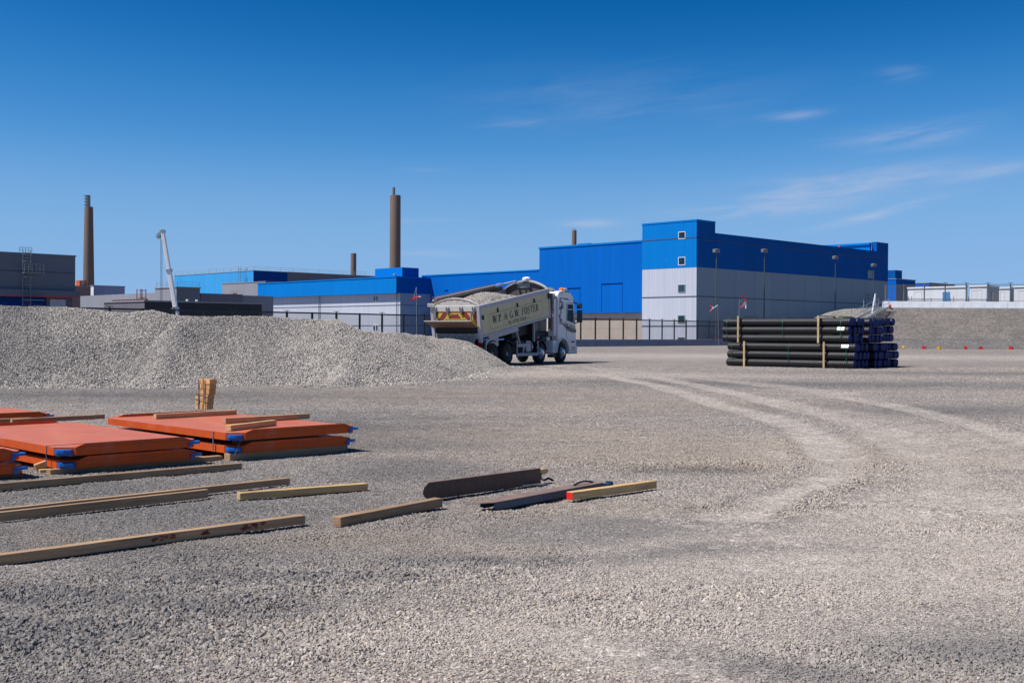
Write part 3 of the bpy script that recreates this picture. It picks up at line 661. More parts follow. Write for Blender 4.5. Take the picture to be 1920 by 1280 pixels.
m.bar((xx-.7, -.3, zt+.6), (xx+.7, -.3, zt+.6), .04); m.bar((xx-.7, -.3, zt+.3), (xx+.7, -.3, zt+.3), .04)
m.build('access_ladder', GALVD, B)
# brown block and white stepped store between that and the chimney
B, C, a, b, z = simple('brown_plant_room', 'low brown plant room at the foot of the left chimney', 100, 205, 60, 167, 534, (paint('brown_sheet', (.20, .14, .13), .7), paint('brown_sheet', (.20, .14, .13), .7)))
x = tu(159, C); m = MB(); m.box(x-.75, x-.5, .5, 2.0, z, z+.95); m.box(x+.35, x+.6, .5, 2.0, z, z+.95); m.box(x-.75, x+.6, .5, 2.0, z+.85, z+1.0); m.build('intake_frame', ORANGEP, B); part('intake_grille', CONCW, B, (x-.5, x+.35, .7, 1.9, z, z+.85))
B, C, a, b, z = simple('white_store', 'pale store with a bright white stepped gable beside the left chimney', 175.5, 215, 170, 234, 534.5, (WHITEC, cladding('shaded_white_cladding', (.30, .33, .48), per=4.0)), 8)  # side cladding is the white one with shade put into its colour
part('low_step', WHITEC, B, (0.2, 3, a+.12, a+4.5, 0, z-2.1-4.0)); part('mid_step', WHITEC, B, (0.2, 3, a+.11, a+2.6, z-2.1-3.99, z-5.0))
# long grey building with a taller block
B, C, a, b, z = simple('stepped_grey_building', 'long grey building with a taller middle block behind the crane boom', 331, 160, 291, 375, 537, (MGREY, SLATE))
zl = D(291, 548.5, (C+V2*a).y).z; aa = tv(150, C)
part('long_wall', MGREY, B, (0.05, 20, a+.12, aa, 0, zl)); xr = tu(455, C); zr = D(375, 549.5, (C+U2*b).y).z
part('low_strip_wall', DGREY, B, (b+.12, xr, 0.02, 10, 0, zr)); railing(B, [(b, .2, z), (.2, .2, z), (.2, a, z)], .7, GALVD, 2.5, .025)
REDBR = paint('roof_edge_red', (.25, .06, .05), .7)
# charcoal building with saw-tooth shadow side
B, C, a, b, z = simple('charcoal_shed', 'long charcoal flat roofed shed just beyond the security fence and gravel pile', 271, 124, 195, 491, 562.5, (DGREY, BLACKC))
m = MB()
for i in range(22):
    y = tv(200, C)-1-i*.7
    if y > 0: m.box(.3, .6, y, y+.3, z+.0, z+.16)
m.build('roof_edge_strip', REDBR, B); ladder_tower(B, .5, tv(257, C), z, z+1.25, REDBR, .6)
MB().rev((b*.42, 2, z), (b*.42, 2, z+.5), [(0, .13), (.4, .16), (.5, .12)], 10).build('roof_dome', WHITE, B, smooth=True)
MB().rev((b*.5, 2, z), (b*.5, 2, z+.4), [(0, .12), (.5, .15), (.6, .10)], 10).build('roof_dome', WHITE, B, smooth=True)
# mid grey block with yellow ladder and tank
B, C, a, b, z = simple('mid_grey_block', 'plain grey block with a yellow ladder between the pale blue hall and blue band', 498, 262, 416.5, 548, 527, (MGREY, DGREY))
ladder_tower(B, -1.2, tv(447, C), 6.5, D(446, 544, C.y+7).z, YEL, 1.0); railing(B, [(.2, a, z), (.2, a*.5, z)], .7, GALVD, 2.5, .025)
MB().rev((-2.2, tv(453, C), 5), (-2.2, tv(453, C), D(453, 551, C.y+7).z), [(0, 1.1), (.9, 1.1), (1, .8)], 20).build('tank', DKSTEEL, B, smooth=True)
# pale blue hall
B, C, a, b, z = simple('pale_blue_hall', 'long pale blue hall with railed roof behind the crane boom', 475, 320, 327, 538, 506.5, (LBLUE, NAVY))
xr = tu(735, C); part('dark_grey_wall', DGREY, B, (b+.15, xr, .0, 20, 0, z-.15)); part('grey_roof_edge', MGREY, B, (b+.15, xr+.1, -.1, 20, z-.15, z+.05))
railing(B, [(xr*.8, .3, z), (.3, .3, z), (.3, a, z)], 1.1, GALV, 4.0)
ladder_tower(B, -.6, tv(459, C), D(459, 528, C.y).z, D(459, 500, C.y).z, GALVD, 2.2)
# buildings right of the hall
B, C, a, b, z = simple('blue_annex', 'narrow bright blue and dark annex right of the big hall end', 1680, 235, 1655, 1716, 522, (BLUE2, BLUE_SHADE))
part('grey_lower_wall', cladding('annex_grey', (.17, .17, .20), per=2.0), B, (.01, b-.01, -.03, -.005, 0, D(1690, 532, C.y).z)); part('roof_box', BLUE_SHADE, B, (.2, 3, .2, a, z, z+1.75)); part('roof_box_face', BLUE_SHADE, B, (-.02, .18, .2, a, z, z+1.7))
B, C, a, b, z = simple('far_blue_annex', 'far low blue and grey shed behind the white cabins', 1742, 275, 1700, 1790, 529.5, (BLUE2, DGREY))

# ------------------------------------------------------------------ chimneys
def chimney(px, d, py0, py1, w0, w1, label, flue=None, cap=None):
    c = P2(px, d); r0 = w0*d/F/2; r1 = w1*d/F/2; z1 = D(px, py1, d).z
    o = empty('chimney', (c.x, c.y, 0), 0, label, 'chimney')
    MB().rev((0, 0, 0), (0, 0, z1), [(0, r0*1.05), (.3, r0), (.995, r1), (1, r1*.96)], 32).build('shaft', CONC, o, smooth=True)
    if flue:
        fz = D(px, flue[0], d).z
        for dx, w, k in flue[1]:
            x = dx*d/F; rr = w*d/F/2; zt = z1+(fz-z1)*k
            MB().rev((x, -r1*.3, z1-1), (x, -r1*.3, zt), [(0, rr), (1, rr)], 16).build('flue', GALVD if w > 3 else GALV, o, smooth=True)
        if cap:
            n = 4
            for i in range(n):
                m = MB()
                z = z1+(fz-z1)*(.12+.27*i); x = (flue[1][0][0]-flue[1][0][1]/2-1.5)*d/F
                m.box(x, x+6*d/F, -r1*.9, -r1*.2, z, z+.6)
                m.build('platform', GALVD, o)
    return o
chimney(166, 900, 536, 388, 21, 15.5, 'tall brown concrete chimney with stepped steel flue, leftmost one', (366.5, [(-.7, 9, 1), (-3, 3, .9)]), True)
chimney(740.5, 700, 502, 366.5, 21, 20, 'tall brown concrete chimney with thin steel flue rising behind the blue band roof', (352, [(-3, 6, 1), (-4.5, 2, .97)]))
chimney(662.5, 760, 515, 475, 11, 10.5, 'short distant brown chimney left of the middle chimney')
chimney(1076, 760, 463, 432, 9.5, 9, 'short distant chimney with thin flues above the hall roof', (428.5, [(-2.8, 1.3, 1), (-.2, 1.5, 1.1), (2.6, 1.3, .9)]))

# ------------------------------------------------------------------ security fence, lamp poles, barriers
HF = 3.4
fa = D(0, 572.6, 85); fb = D(1315, 601.6, 159); fa.z = fb.z = 0; fd = (fb-fa).normalized(); FANG = math.atan2(fd.y, fd.x)
Lf = (fb-fa).length
fe = empty('security_fence', (fa.x, fa.y, 0), FANG, 'tall dark mesh security fence running behind pile, truck and barriers', 'fence')
step = 2.95; n0 = -3; n1 = int(Lf/step)+7
for i in range(n0, n1):
    m = MB(); x = i*step; m.box(x-.10, x+.10, -.05, .05, 0, HF+.02); 
    if i % 2 or i > 18: m.box(x-.32, x+.32, -.05, .05, HF+.10, HF+.15); m.box(x-.03, x+.03, -.03, .03, HF+.02, HF+.10)
    m.build('post', DKSTEEL, fe)
part('top_rail', DKSTEEL, fe, (n0*step, n1*step-step, -.09, -.055, HF-.14, HF)); part('bottom_rail', DKSTEEL, fe, (n0*step, n1*step-step, -.09, -.055, .35, .4))
FM = meshmat('weld_mesh', (.02, .03, .03), cell=.08, wire=.2)
MB().add([(n0*step, -.06, .05), (n1*step-step, -.06, .05), (n1*step-step, -.06, HF-.1), (n0*step, -.06, HF-.1)], [(0, 1, 2, 3)]).build('mesh_panel', FM, fe)
# jersey barriers in front of the fence
def barrier_mb(L, h=.85, b=.6, tp=.2):
    prof = [(-b/2, 0), (b/2, 0), (b/2, .06), (tp/2, h), (-tp/2, h), (-b/2, .06)]
    return MB().prism(prof, 'x', .015, L-.015)
P0 = D(1000, 640, 1); base = fa+fd*(Lf*.62)
nrm = Vector((fd.y, -fd.x, 0))
b0 = fa+nrm*2.6
ts = on(905, (b0.x, b0.y), (fd.x, fd.y)); te = on(1430, (b0.x, b0.y), (fd.x, fd.y)); k = 0; tt = ts; proto = None
ords = ['first', 'second', 'third', 'fourth', 'fifth', 'sixth', 'seventh', 'eighth', 'ninth', 'tenth', 'eleventh', 'twelfth', 'thirteenth', 'fourteenth', 'fifteenth', 'sixteenth']
vis0 = on(1081, (b0.x, b0.y), (fd.x, fd.y)); SEG = 4.3
tt = vis0-SEG*3+.8
tt = vis0-.6
segs = []
while tt < te: segs.append(tt); tt += SEG
for i, q in enumerate(segs):
    p = b0+fd*q
    lab = f'dark grey concrete barrier below the mesh fence, {ords[i]} to the right of the truck cab'
    if i == 0:
        proto = barrier_mb(SEG).build('concrete_barrier', BARR, None, bevel=.02); proto.location = p; proto.rotation_euler = (0, 0, FANG+R(.4)); tag(proto, lab, 'barrier', 'concrete barriers in front of the fence')
    else: clone(proto, loc=p+Vector((0, 0, 0))+nrm*rng.uniform(-.06, .06), rot=(0, 0, FANG+R(rng.uniform(-.6, .6))), label=lab)
for i in range(3):
    clone(proto, loc=b0+fd*(segs[0]-SEG*(i+1)), rot=(0, 0, FANG), label=['dark concrete barrier glimpsed under the tipper chassis behind the front wheels', 'dark concrete barrier glimpsed beneath the raised tipper body', 'dark concrete barrier mostly hidden behind the truck rear wheels'][i])
POLEM = paint('dark_pole', (.07, .085, .10), .6)
# floodlight poles in front of the shaded wall
labs = ['tall lamp pole at the corner of the grey wall, nearest the stair tower', 'tall lamp pole second from the stair tower, at the same height as the first', 'lamp pole with box head above the right end of the pipe stack', 'lamp pole farthest right, next to the small wall window']
for (px, py, off), lab in zip(((1343, 467, 2.5), (1433, 467, 2.5), (1566, 480, 2.5), (1638, 494.5, 2.5)), labs):
    B0 = C0-V2*off; q = on(px, B0, U2); p = B0+U2*q; z = D(px, py, p.y).z
    o = empty('lamp_pole', (p.x, p.y, 0), UANG, lab, 'lamp pole', 'lamp poles along the grey wall')
    MB().rev((0, 0, 0), (0, 0, z-.7), [(0, .13), (.05, .10), (.6, .09), (1, .07)], 10).build('pole', POLEM, o, smooth=True)
    h = MB(); h.box(-.2, .55, -.25, .25, z-.55, z+.02); h.box(-.65, -.22, -.2, .25, z-.53, z-.05); h.build('lamp_head', GALVD, o, bevel=.03)
    part('lens', RED, h and o, (.0, .3, -.33, -.3, z-.42, z-.2))
# red gate frame behind barrier
B0 = fa-nrm*1.2; q = on(1349, (B0.x, B0.y), (fd.x, fd.y)); p = B0+fd*q
m = MB(); wd = 1.6
m.bar((-.2, 0, 1.0), (wd, 0, 1.0), .09); m.bar((0, 0, 2.75), (wd-.2, 0, 2.75), .09); m.bar((wd-.2, 0, 0), (wd-.2, 0, 2.75), .09); m.bar((-1.0, 0, 1.0), (-.2, 0, 1.0), .12)
m.bar((0.0, 0, 0), (0.0, 0, 2.75), .05)
o = m.build('tube_gate', RED); o.location = p; o.rotation_euler = (0, 0, FANG); tag(o, 'red tubular gate frame behind the fence left of the pipes', 'gate')

# ------------------------------------------------------------------ red and white marker flags on whip poles
def flag(px, py, d, dx, dz, shape, lab):
    p = D(px, py, d); k = d/F
    o = empty('marker_flag', (p.x, p.y, 0), 0, lab, 'flag', 'red and white marker flags')
    m = MB(); m.cyl((dx*k, 0, 0), (dx*k*.8, 0, p.z+dz*k*.3), .02, n=6); m.cyl((dx*k*.8, 0, p.z+dz*k*.3), (0, 0, p.z), .022, n=6)
    m.build('pole', GALV, o)
    for i, (pts, mt) in enumerate(shape):
        m = MB(); top = [(a*k, random.uniform(-.08, .08), p.z-b*k) for a, b in pts]; n = len(top)
        m.add([(x, y-.012, z) for x, y, z in top]+[(x, y+.012, z) for x, y, z in top], [tuple(range(n)), tuple(range(n, 2*n))[::-1]]+[(j, (j+1) % n, n+(j+1) % n, n+j) for j in range(n)])
        m.build('cloth', mt, o)
CLR = paint('flag_red', (.65, .03, .03), .7); CLW = paint('flag_white', (.75, .70, .72), .7)
flag(776, 556, 104, 6, 60, [([(0, 0), (-9, 7), (-8, 9), (2, 3)], CLR), ([(0, 0), (12, -1), (12, 1), (1, 3)], CLR), ([(9, -1), (13, -1), (13, 1), (9, 1.5)], CLW), ([(0, 2), (6, 7), (5, 9), (-1, 3)], CLR)], 'tattered red marker flag in front of the grey office block')
flag(1336, 578, 150, 12, 20, [([(-6, -7), (0, -4), (1, -1), (-5, -4.5)], CLR), ([(0, -4), (2, 1), (-1, 1), (-1, -1)], CLW), ([(1, 0), (-5, 7), (-6, 6), (-1, 0)], CLR)], 'small hooked red marker flag left of the first lamp pole')
flag(1396, 570, 130, -12, 30, [([(-5, -18), (-3, -19), (0, -10), (5, -6), (3, -3), (-3, -9)], CLR), ([(1, -6), (3, -5), (1, 1), (-3, 5), (-4, 3)], CLW), ([(1, -4), (3, -3), (3, 8), (1, 8)], CLW), ([(-6, 2), (-3, 3), (-6, 8), (-9, 8)], CLR)], 'larger red and white marker flag above the left part of the pipe stack')

# ------------------------------------------------------------------ mobile crane
pc = P2(332, 112); kz = 112/F
cr = empty('mobile_crane', (pc.x, pc.y, 0), 0, 'white telescopic mobile crane boom rising behind the gravel pile', 'crane')
zb = 1.9; bx = .25
def CP(px, py): p = D(px, py, 112); return Vector((p.x-pc.x, 0, p.z))
bot = CP(336, 620); top = CP(305.5, 436)
dirb = (top-bot).normalized(); Lb = (top-bot).length
def bsec(a, b, wd, nm='boom_section'):
    m = MB(); m.bar(bot+dirb*a, bot+dirb*b, wd, wd*1.15, up=(0, 1, 0)); o = m.build(nm, WHITE, cr, bevel=.05); return o
j1 = (CP(331, 578)-bot).length; j2 = (CP(319, 507)-bot).length
bsec(0, j1, .46); bsec(j1, j2, .40); bsec(j2, Lb, .33)
for j, wd in ((j1, .56), (j2, .48)):
    m = MB(); m.bar(bot+dirb*(j-.15), bot+dirb*(j+.15), wd, wd*1.15, up=(0, 1, 0)); m.build('boom_collar', GALV, cr)
m = MB(); hd = CP(304, 437); m.bar(hd, CP(296, 441), .35, .3); m.cyl(CP(297, 444)+Vector((0, -.15, 0)), CP(297, 444)+Vector((0, .15, 0)), .2, n=12); m.cyl(CP(306, 434)+Vector((0, -.2, 0)), CP(306, 434)+Vector((0, .2, 0)), .2, n=12); m.bar(CP(300, 438), CP(300, 430), .06); m.build('boom_head', GALV, cr)
m = MB(); 
for px in (301.5, 303.8): m.cyl(CP(px, 440), CP(px, 566), .022, n=5)
m.build('hoist_rope', DKSTEEL, cr); m = MB(); m.box(CP(302.6, 0).x-.15, CP(302.6, 0).x+.15, -.1, .1, 2.3, 2.9); m.cyl((CP(302.6, 0).x, 0, 2.0), (CP(302.6, 0).x, 0, 2.3), .08, n=8); m.build('hook_block', YEL, cr)
m = MB(); m.box(-4, 4.5, -1.25, 1.25, .7, 1.3); m.box(-1.3, 1.8, -1.0, 1.0, 1.3, 2.2); m.build('carrier', WHITE, cr, bevel=.05)
m = MB(); m.box(-5.6, -4.0, -1.2, 1.2, .6, 2.4); m.build('cab', WHITE, cr, bevel=.1)
for x in (-4.4, -2.6, 1.5, 3.2):
    for y in (-1.05, 1.05): MB().rev((x, y-.2, .55), (x, y+.2, .55), [(0, .45), (.15, .55), (.85, .55), (1, .45)], 18).build('wheel', BLACK, cr)

# ------------------------------------------------------------------ embankment on the right
YC = 138.5; crest = D(1750, 577, YC); ZC = crest.z; base = G(1800, 655); print('bank', ZC, base)
ex = np.concatenate([np.arange(14, 75, .5), np.arange(75, 260, 5)]); ey = np.concatenate([np.arange(123, 146, .35), np.arange(140, 330, 6)])
BX, BY = np.meshgrid(ex, ey)
yf = 127.3+.0*(BX-45)+1.2*(fbm(BX, BY*0, 14, 2, 91)-.5)
zz_ = (BY-yf)*ZC/(YC-127.3)
xL = D(1652, 577, YC).x
kx = [D(p, 590, 136).x for p in (1380, 1420, 1480, 1530, 1560, 1592, 1652, 1660)]; kz_ = [-1.5, 0, 1.9, D(1530, 597, 137).z, D(1560, 585, 137).z, D(1592, 578.5, 137).z, ZC-.02, 99]
endz = np.interp(BX-np.clip(BY-138, 0, 999)*.34, kx, kz_)
bz = np.minimum(np.minimum(zz_, ZC), endz)+ (fbm(BX, BY, 3, 4, 93)-.5)*.35*np.clip((ZC-np.minimum(zz_, endz))*.8, 0, 1)
bz = np.where(bz > -.25, bz, -.25); side = (BX < xL-.5).astype(float)
mk = bz > -.25
o = raw_grid('embankment', BX, BY, bz, BANKM, mask=mk); tag(o, 'steep brown grey earth bank topped by barriers and cabins', 'embankment', kind='structure')
o.data.materials.append(MOUNDM)
cx = np.array([p.center[0] for p in o.data.polygons]); cy = np.array([p.center[1] for p in o.data.polygons])
sid = D(1612, 600, 127.3).x
mi = (cx < sid+(cy-127.3)*((xL-sid)/(YC-127.3))).astype(np.int32); o.data.polygons.foreach_set('material_index', mi)
# barriers on the crest
jx = [1657.5, 1672.5, 1693.5, 1731, 1770, 1808.5, 1849, 1891, 1932, 1973]
for i, (a, b) in enumerate(zip(jx, jx[1:])):
    pa = D(a, 577, YC); pb = D(b, 577, YC); Lq = pb.x-pa.x
    m = barrier_mb(Lq, .82, .62, .2); o = m.build('white_barrier', BARRW, None, bevel=.015); o.location = (pa.x, YC+.5, ZC-.03); o.rotation_euler = (0, 0, R(.4*((i*7) % 3-1)))
    tag(o, ['short white concrete barrier at the head of the bank stairs', 'white concrete barrier beside the red foot block on the bank', 'white concrete barrier on the bank above the right end of the pipes', 'white bank barrier below the left half of the long white cabin', 'white bank barrier right below the blue cabin door', 'white bank barrier with rusty streaks, just right of the blue cabin door', 'white bank barrier below the dark open end of the cabin', 'white bank barrier below the second cabin door panel', 'white bank barrier cut by the right edge of the photo'][i], 'barrier', 'white concrete barriers along the bank top')
o = empty('bank_fence', (0, YC+1.3, ZC), 0, 'galvanised mesh fence standing on the bank behind the white barriers', 'fence')
zt = D(1750, 532, YC+1.3).z-ZC
xsn = [D(p, 577, YC+1.3).x for p in (1660, 1694.5, 1733, 1772, 1811.5, 1852.5, 1894.5, 1936, 1978)]
for i, x in enumerate(xsn):
    m = MB(); h = zt if i > 2 else zt-.25*(3-i)/3; m.box(x-.06, x+.06, -.06, .06, -.1, h+.1)
    if i > 2: m.box(x-.3, x+.3, -.05, .05, h+.12, h+.17); m.box(x-.02, x+.02, -.02, .02, h+.1, h+.12)
    m.build('post', GALVD, o)
m = MB()
for i, (a, b) in enumerate(zip(xsn, xsn[1:])):
    h0 = zt if i > 2 else zt-.25*(3-i)/3; h1 = zt if i+1 > 2 else zt-.25*(2-i)/3
    m.bar((a, -.08, h0-.05), (b, -.08, h1-.05), .06); m.bar((a, -.08, .9), (b, -.08, .9), .05)
m.build('rail', GALVD, o)
BM = meshmat('bank_mesh', (.25, .27, .29), cell=.09, wire=.10)
MB().add([(xsn[0], -.1, .1), (xsn[-1], -.1, .1), (xsn[-1], -.1, zt-.05), (xsn[3], -.1, zt-.05), (xsn[0], -.1, zt-.3)], [(0, 1, 2, 3, 4)]).build('mesh_panel', BM, o)
# cabins
def cabin(cx, d, lx, rx, pyt, lab, door=None, panels=(), winr=None):
    C = P2(cx, d); o = empty('site_cabin', (C.x, C.y, ZC), UANG, lab, 'cabin', 'white site cabins on the bank')
    a = tv(lx, C); b = tu(rx, C); z = D(cx, pyt, C.y).z-ZC; zl = .35
    part('body', WHITEC, o, (0, b, 0, a, zl, z-.22)); part('roof', TRIM, o, (-.1, b+.05, -.06, a+.06, z-.22, z)); part('roof_gutter', GALVD, o, (-.06, -.0, 0, a, z-.34, z-.224))
    part('base_frame', GALVD, o, (.1, b-.1, .1, a-.1, 0, zl))
    if rx > cx+8: part('end_wall', paint('cabin_end_shade', (.33, .34, .37), .5), o, (.01, b-.01, -.03, 0, zl, z-.225)); part('end_window', GLASS, o, (b*.35, b*.55, -.07, -.03, 1.1, 2.4))  # end wall of the white body greyed to paint in its shade
    if door:
        ya, yb = tv(door[0], C), tv(door[1], C); part('door', paint('door_blue', (.05, .22, .50), .5), o, (-.05, 0, yb, ya, .4, z-.75))
    for pa, pb in panels:
        ya, yb = tv(pa, C), tv(pb, C); m = MB()
        for bx in ((-.04, 0, yb, ya, z-.65, z-.6), (-.04, 0, yb, yb+.06, 1.1, z-.6), (-.04, 0, ya-.06, ya, 1.1, z-.6), (-.05, 0, yb, ya, 1.04, 1.1)): m.box(*bx)
        m.build('shutter', TRIM, o)
    return o, a
cabin(1812, 150, 1702, 1814, 535.6, 'long white site cabin with a blue door behind the bank fence', (1767.5, 1781), ((1713, 1728),))
cabin(1850, 148, 1818, 1873, 534.0, 'short white cabin with an end wall greyed for shade and square shutter', None, ((1821, 1840),))
cabin(1893, 156, 1873, 1902, 538, 'small plain white cabin glimpsed between the two bigger cabins', None, ((1875, 1883),))
cabin(1990, 148, 1901, 1999, 533.5, 'white cabin cut by the right edge of the photo', None, ((1908, 1935),))
m = MB()
for px in (1708, 1709.5, 1786, 1788, 1816): p = D(px, 560, 142); m.cyl((p.x, 142, ZC), (p.x-.35*(px in (1708, 1786)), 142, ZC+1.5), .04, n=6)
for a, b in ((1702, 1812), (1812, 1850)): m.bar((D(a, 560, 142).x, 142, ZC+1.15), (D(b, 560, 142).x, 142, ZC+1.15), .09)
m.bar((D(1712, 560, 142).x, 141.9, ZC+.95), (D(1742, 560, 142).x, 141.9, ZC+.95), .07)
for px in (1702, 1746, 1812, 1850): m.cyl((D(px, 560, 142).x, 142, ZC), (D(px, 560, 142).x, 142, ZC+1.3), .05, n=6)
o = m.build('handrail', GALVD); tag(o, 'grey handrail in front of the white cabins behind the bank fence', 'handrail')
# stairs down the bank
sa = D(1657, 577, YC-1); sb = D(1612, 600, 131); st_ = empty('bank_stairs', (0, 0, 0), 0, 'galvanised site stairs with handrails climbing the bank end', 'stairs')
drn = (sb-sa); n = 16; dn = Vector((drn.x, drn.y, 0)).normalized(); sd = Vector((-dn.y, dn.x, 0))
m = MB()
for i in range(n):
    p = sa+drn*(i+.5)/n+Vector((0, 0, .1)); m.bar(p-sd*.6, p+sd*.6, .34, .04)
m.build('tread', GALV, st_); m = MB()
for s_ in (-.62, .62): m.bar(sa+sd*s_+Vector((0, 0, .05)), sb+sd*s_+Vector((0, 0, .05)), .06, .25)
m.build('stringer', GALV, st_); m = MB()
for s_ in (-.62, .62):
    for h in (.6, 1.1): m.cyl(sa+sd*s_+Vector((0, 0, h)), sb+sd*s_+Vector((0, 0, h)), .03, n=6)
    for i in range(5): p = sa+drn*i/4+sd*s_; m.cyl(p, p+Vector((0, 0, 1.1)), .03, n=6)
m.build('handrail', GALV, st_)
def lone(name, lab, cat, a, b, r, mat):
    m = MB(); m.cyl(Vector((0, 0, 0)), Vector(b)-Vector(a), r, n=8); o = m.build(name, mat); o.location = a; tag(o, lab, cat); return o
a = D(1635, 583, 134); b = D(1641.5, 551, 134); a.z -= .4
lone('leaning_pole', 'thick white pole leaning at the top of the bank stairs', 'pole', a, b, .10, WHITE)
for px, p0, p1, lab in ((1641.8, 549, 584, 'slim steel post beside the leaning white pole'), (1619.5, 562.5, 596, 'slim steel post halfway along the bank stairs'), (1596.3, 578, 604, 'slim steel post left of the bank stairs foot')):
    a = D(px, p1, 133); b = D(px, p0, 133); a.z -= .6; lone('steel_post', lab, 'post', a, b, .045, GALV)
# pedestrian barriers at the bank foot, with coloured feet
xb = [1685.5, 1692, 1726, 1762.5, 1799, 1830, 1850, 1889, 1925, 1962]
pan = [(1664, 1691), (1692, 1726), (1728, 1763), (1767, 1804), (1808, 1845), (1849, 1888), (1892, 1930)]
plabs = ['low mesh barrier panel partly behind the pipe ends', 'low mesh barrier panel with yellow foot just right of the pipes', 'low mesh barrier panel between the first red and second yellow feet', 'low mesh barrier panel right of the second yellow foot', 'low mesh barrier panel spanning two red feet', 'low mesh barrier panel left of the last red foot', 'low mesh barrier panel cut by the right photo edge']
PM = meshmat('panel_mesh', (.4, .42, .44), cell=.10, wire=.10)
for (a, b), lab in zip(pan, plabs):
    pa = D(a, 654, 126.0); x1 = D(b, 654, 126.1); pa.z = x1.z = 0; Lq = (x1-pa).length; ang = math.atan2(x1.y-pa.y, x1.x-pa.x)
    o = empty('mesh_barrier', pa, ang, lab, 'barrier', 'low mesh barriers at the bank foot')
    m = MB(); z0, z1 = .18, 1.12
    m.tube([(0.05, 0, .02), (.05, 0, z1-.08), (.13, 0, z1), (Lq-.13, 0, z1), (Lq-.05, 0, z1-.08), (Lq-.05, 0, .02)], .034, 6); m.cyl((.05, 0, z0), (Lq-.05, 0, z0), .03, n=6)
    for x in (.3, Lq-.3): m.bar((x, -.35, .02), (x, .35, .02), .05, .04); m.bar((x, 0, .02), (x, 0, z0), .04)
    m.build('frame', GALV, o)
    MB().add([(.07, 0, z0), (Lq-.07, 0, z0), (Lq-.07, 0, z1-.03), (.07, 0, z1-.03)], [(0, 1, 2, 3)]).build('mesh_panel', PM, o)
def foot(px, py, mat, lab, z=0, d=None):
    p = D(px, py, 125.7) if d is None else D(px, py, d)
    m = MB(); m.prism([(-.25, 0), (.25, 0), (.28, .12), (.20, .26), (.12, .40), (-.10, .42), (-.2, .28), (-.28, .12)], 'y', -.16, .16)
    m.box(-.06, .06, -.18, -.16, .05, .25); m.v = [(a*.85, b*.85, c*.85) for a, b, c in m.v]
    o = m.build('ballast_block', mat, None, bevel=.03); o.location = (p.x, p.y, z); o.rotation_euler = (0, 0, R(60)+px); tag(o, lab, 'ballast block', 'coloured plastic barrier feet')
foot(1693.5, 653.5, YEL, 'yellow barrier foot nearest the pipe stack'); foot(1732.5, 653.8, REDP, 'red barrier foot between the two yellow feet'); foot(1760.5, 654, YEL, 'second yellow barrier foot, right of the first red foot')
foot(1810, 655.5, REDP, 'red barrier foot just right of the second yellow foot'); foot(1839.5, 656.5, REDP, 'middle one of the three red feet on the right'); foot(1895.5, 657, REDP, 'rightmost red barrier foot at the bank base')
foot(1668.5, 577, REDP, 'red foot block lying against the white barriers on the bank', ZC, YC-.3)
# ------------------------------------------------------------------ lettering
def pl(a): return [a]
def ring(cx, cy, rx, ry, a0, a1, th=.20, tv_=.09, n=18):
    out = []
    for i in range(n):
        qs = []
        for k in (i, i+1):
            a = R(a0+(a1-a0)*k/n); w_ = tv_+(th-tv_)*abs(math.cos(a))
            qs.append(((cx+rx*math.cos(a), cy+ry*math.sin(a)), (cx+(rx-w_)*math.cos(a), cy+(ry-w_*.8)*math.sin(a))))
        out.append([qs[0][0], qs[1][0], qs[1][1], qs[0][1]])
    return out
def rect(x0, x1, y0, y1): return [(x0, y0), (x1, y0), (x1, y1), (x0, y1)]
def diag(x0, y0, x1, y1, w_): return [(x0-w_/2, y0), (x0+w_/2, y0), (x1+w_/2, y1), (x1-w_/2, y1)]
T_ = .21; N_ = .085
GLY = {
 'W': (1.12, [diag(.08+.08, 1, .34, 0, T_), diag(.56, 1, .36, 0, N_), diag(.56, 1, .80, 0, T_), diag(1.02, 1, .82, 0, N_), rect(0, .30, .95, 1), rect(.44, .68, .95, 1), rect(.92, 1.12, .95, 1)]),
 'P': (.68, [rect(.08, .28, 0, 1), rect(0, .36, 0, .06), rect(0, .36, .94, 1)]+ring(.34, .73, .30, .27, -90, 90)),
 'G': (.86, ring(.44, .5, .42, .52, 55, 318)+[rect(.66, .80, .04, .46), rect(.56, .88, .43, .48)]),
 'F': (.66, [rect(.10, .26, 0, 1), rect(0, .38, 0, .05), rect(0, .60, .94, 1), rect(.55, .60, .74, 1), rect(.2, .46, .49, .54), rect(.42, .46, .40, .63)]),
 'O': (.88, ring(.42, .5, .42, .52, 0, 360, n=26)),
 'S': (.58, ring(.28, .74, .25, .27, 40, 250, .13, .07)+ring(.28, .26, .26, .28, -140, 75, .13, .07)+[diag(.12, .62, .34, .42, .2), rect(.46, .5, .7, .98), rect(.02, .06, .02, .32)]),
 'T': (.74, [rect(.28, .44, 0, 1), rect(.18, .54, 0, .05), rect(0, .72, .94, 1), rect(0, .05, .74, 1), rect(.67, .72, .74, 1)]),
 'E': (.68, [rect(.10, .26, 0, 1), rect(0, .62, 0, .06), rect(0, .60, .94, 1), rect(.55, .60, .74, 1), rect(.57, .62, 0, .26), rect(.2, .46, .48, .53), rect(.42, .46, .38, .63)]),
 'R': (.80, [rect(.10, .26, 0, 1), rect(0, .36, 0, .05), rect(0, .36, .95, 1)]+ring(.34, .74, .28, .26, -90, 90)+[diag(.68, 0, .40, .5, T_), rect(.58, .80, 0, .05)]),
 '&': (.94, ring(.36, .76, .22, .25, 0, 360, .10, .06)+ring(.36, .28, .34, .30, 0, 360, .14, .06)+[diag(.80, 0, .30, .66, .13), diag(.62, .2, .84, .56, .05), rect(.72, .94, .53, .58)]),
 '.': (.26, [rect(.04, .18, 0, .14)]), ' ': (.30, []),
}
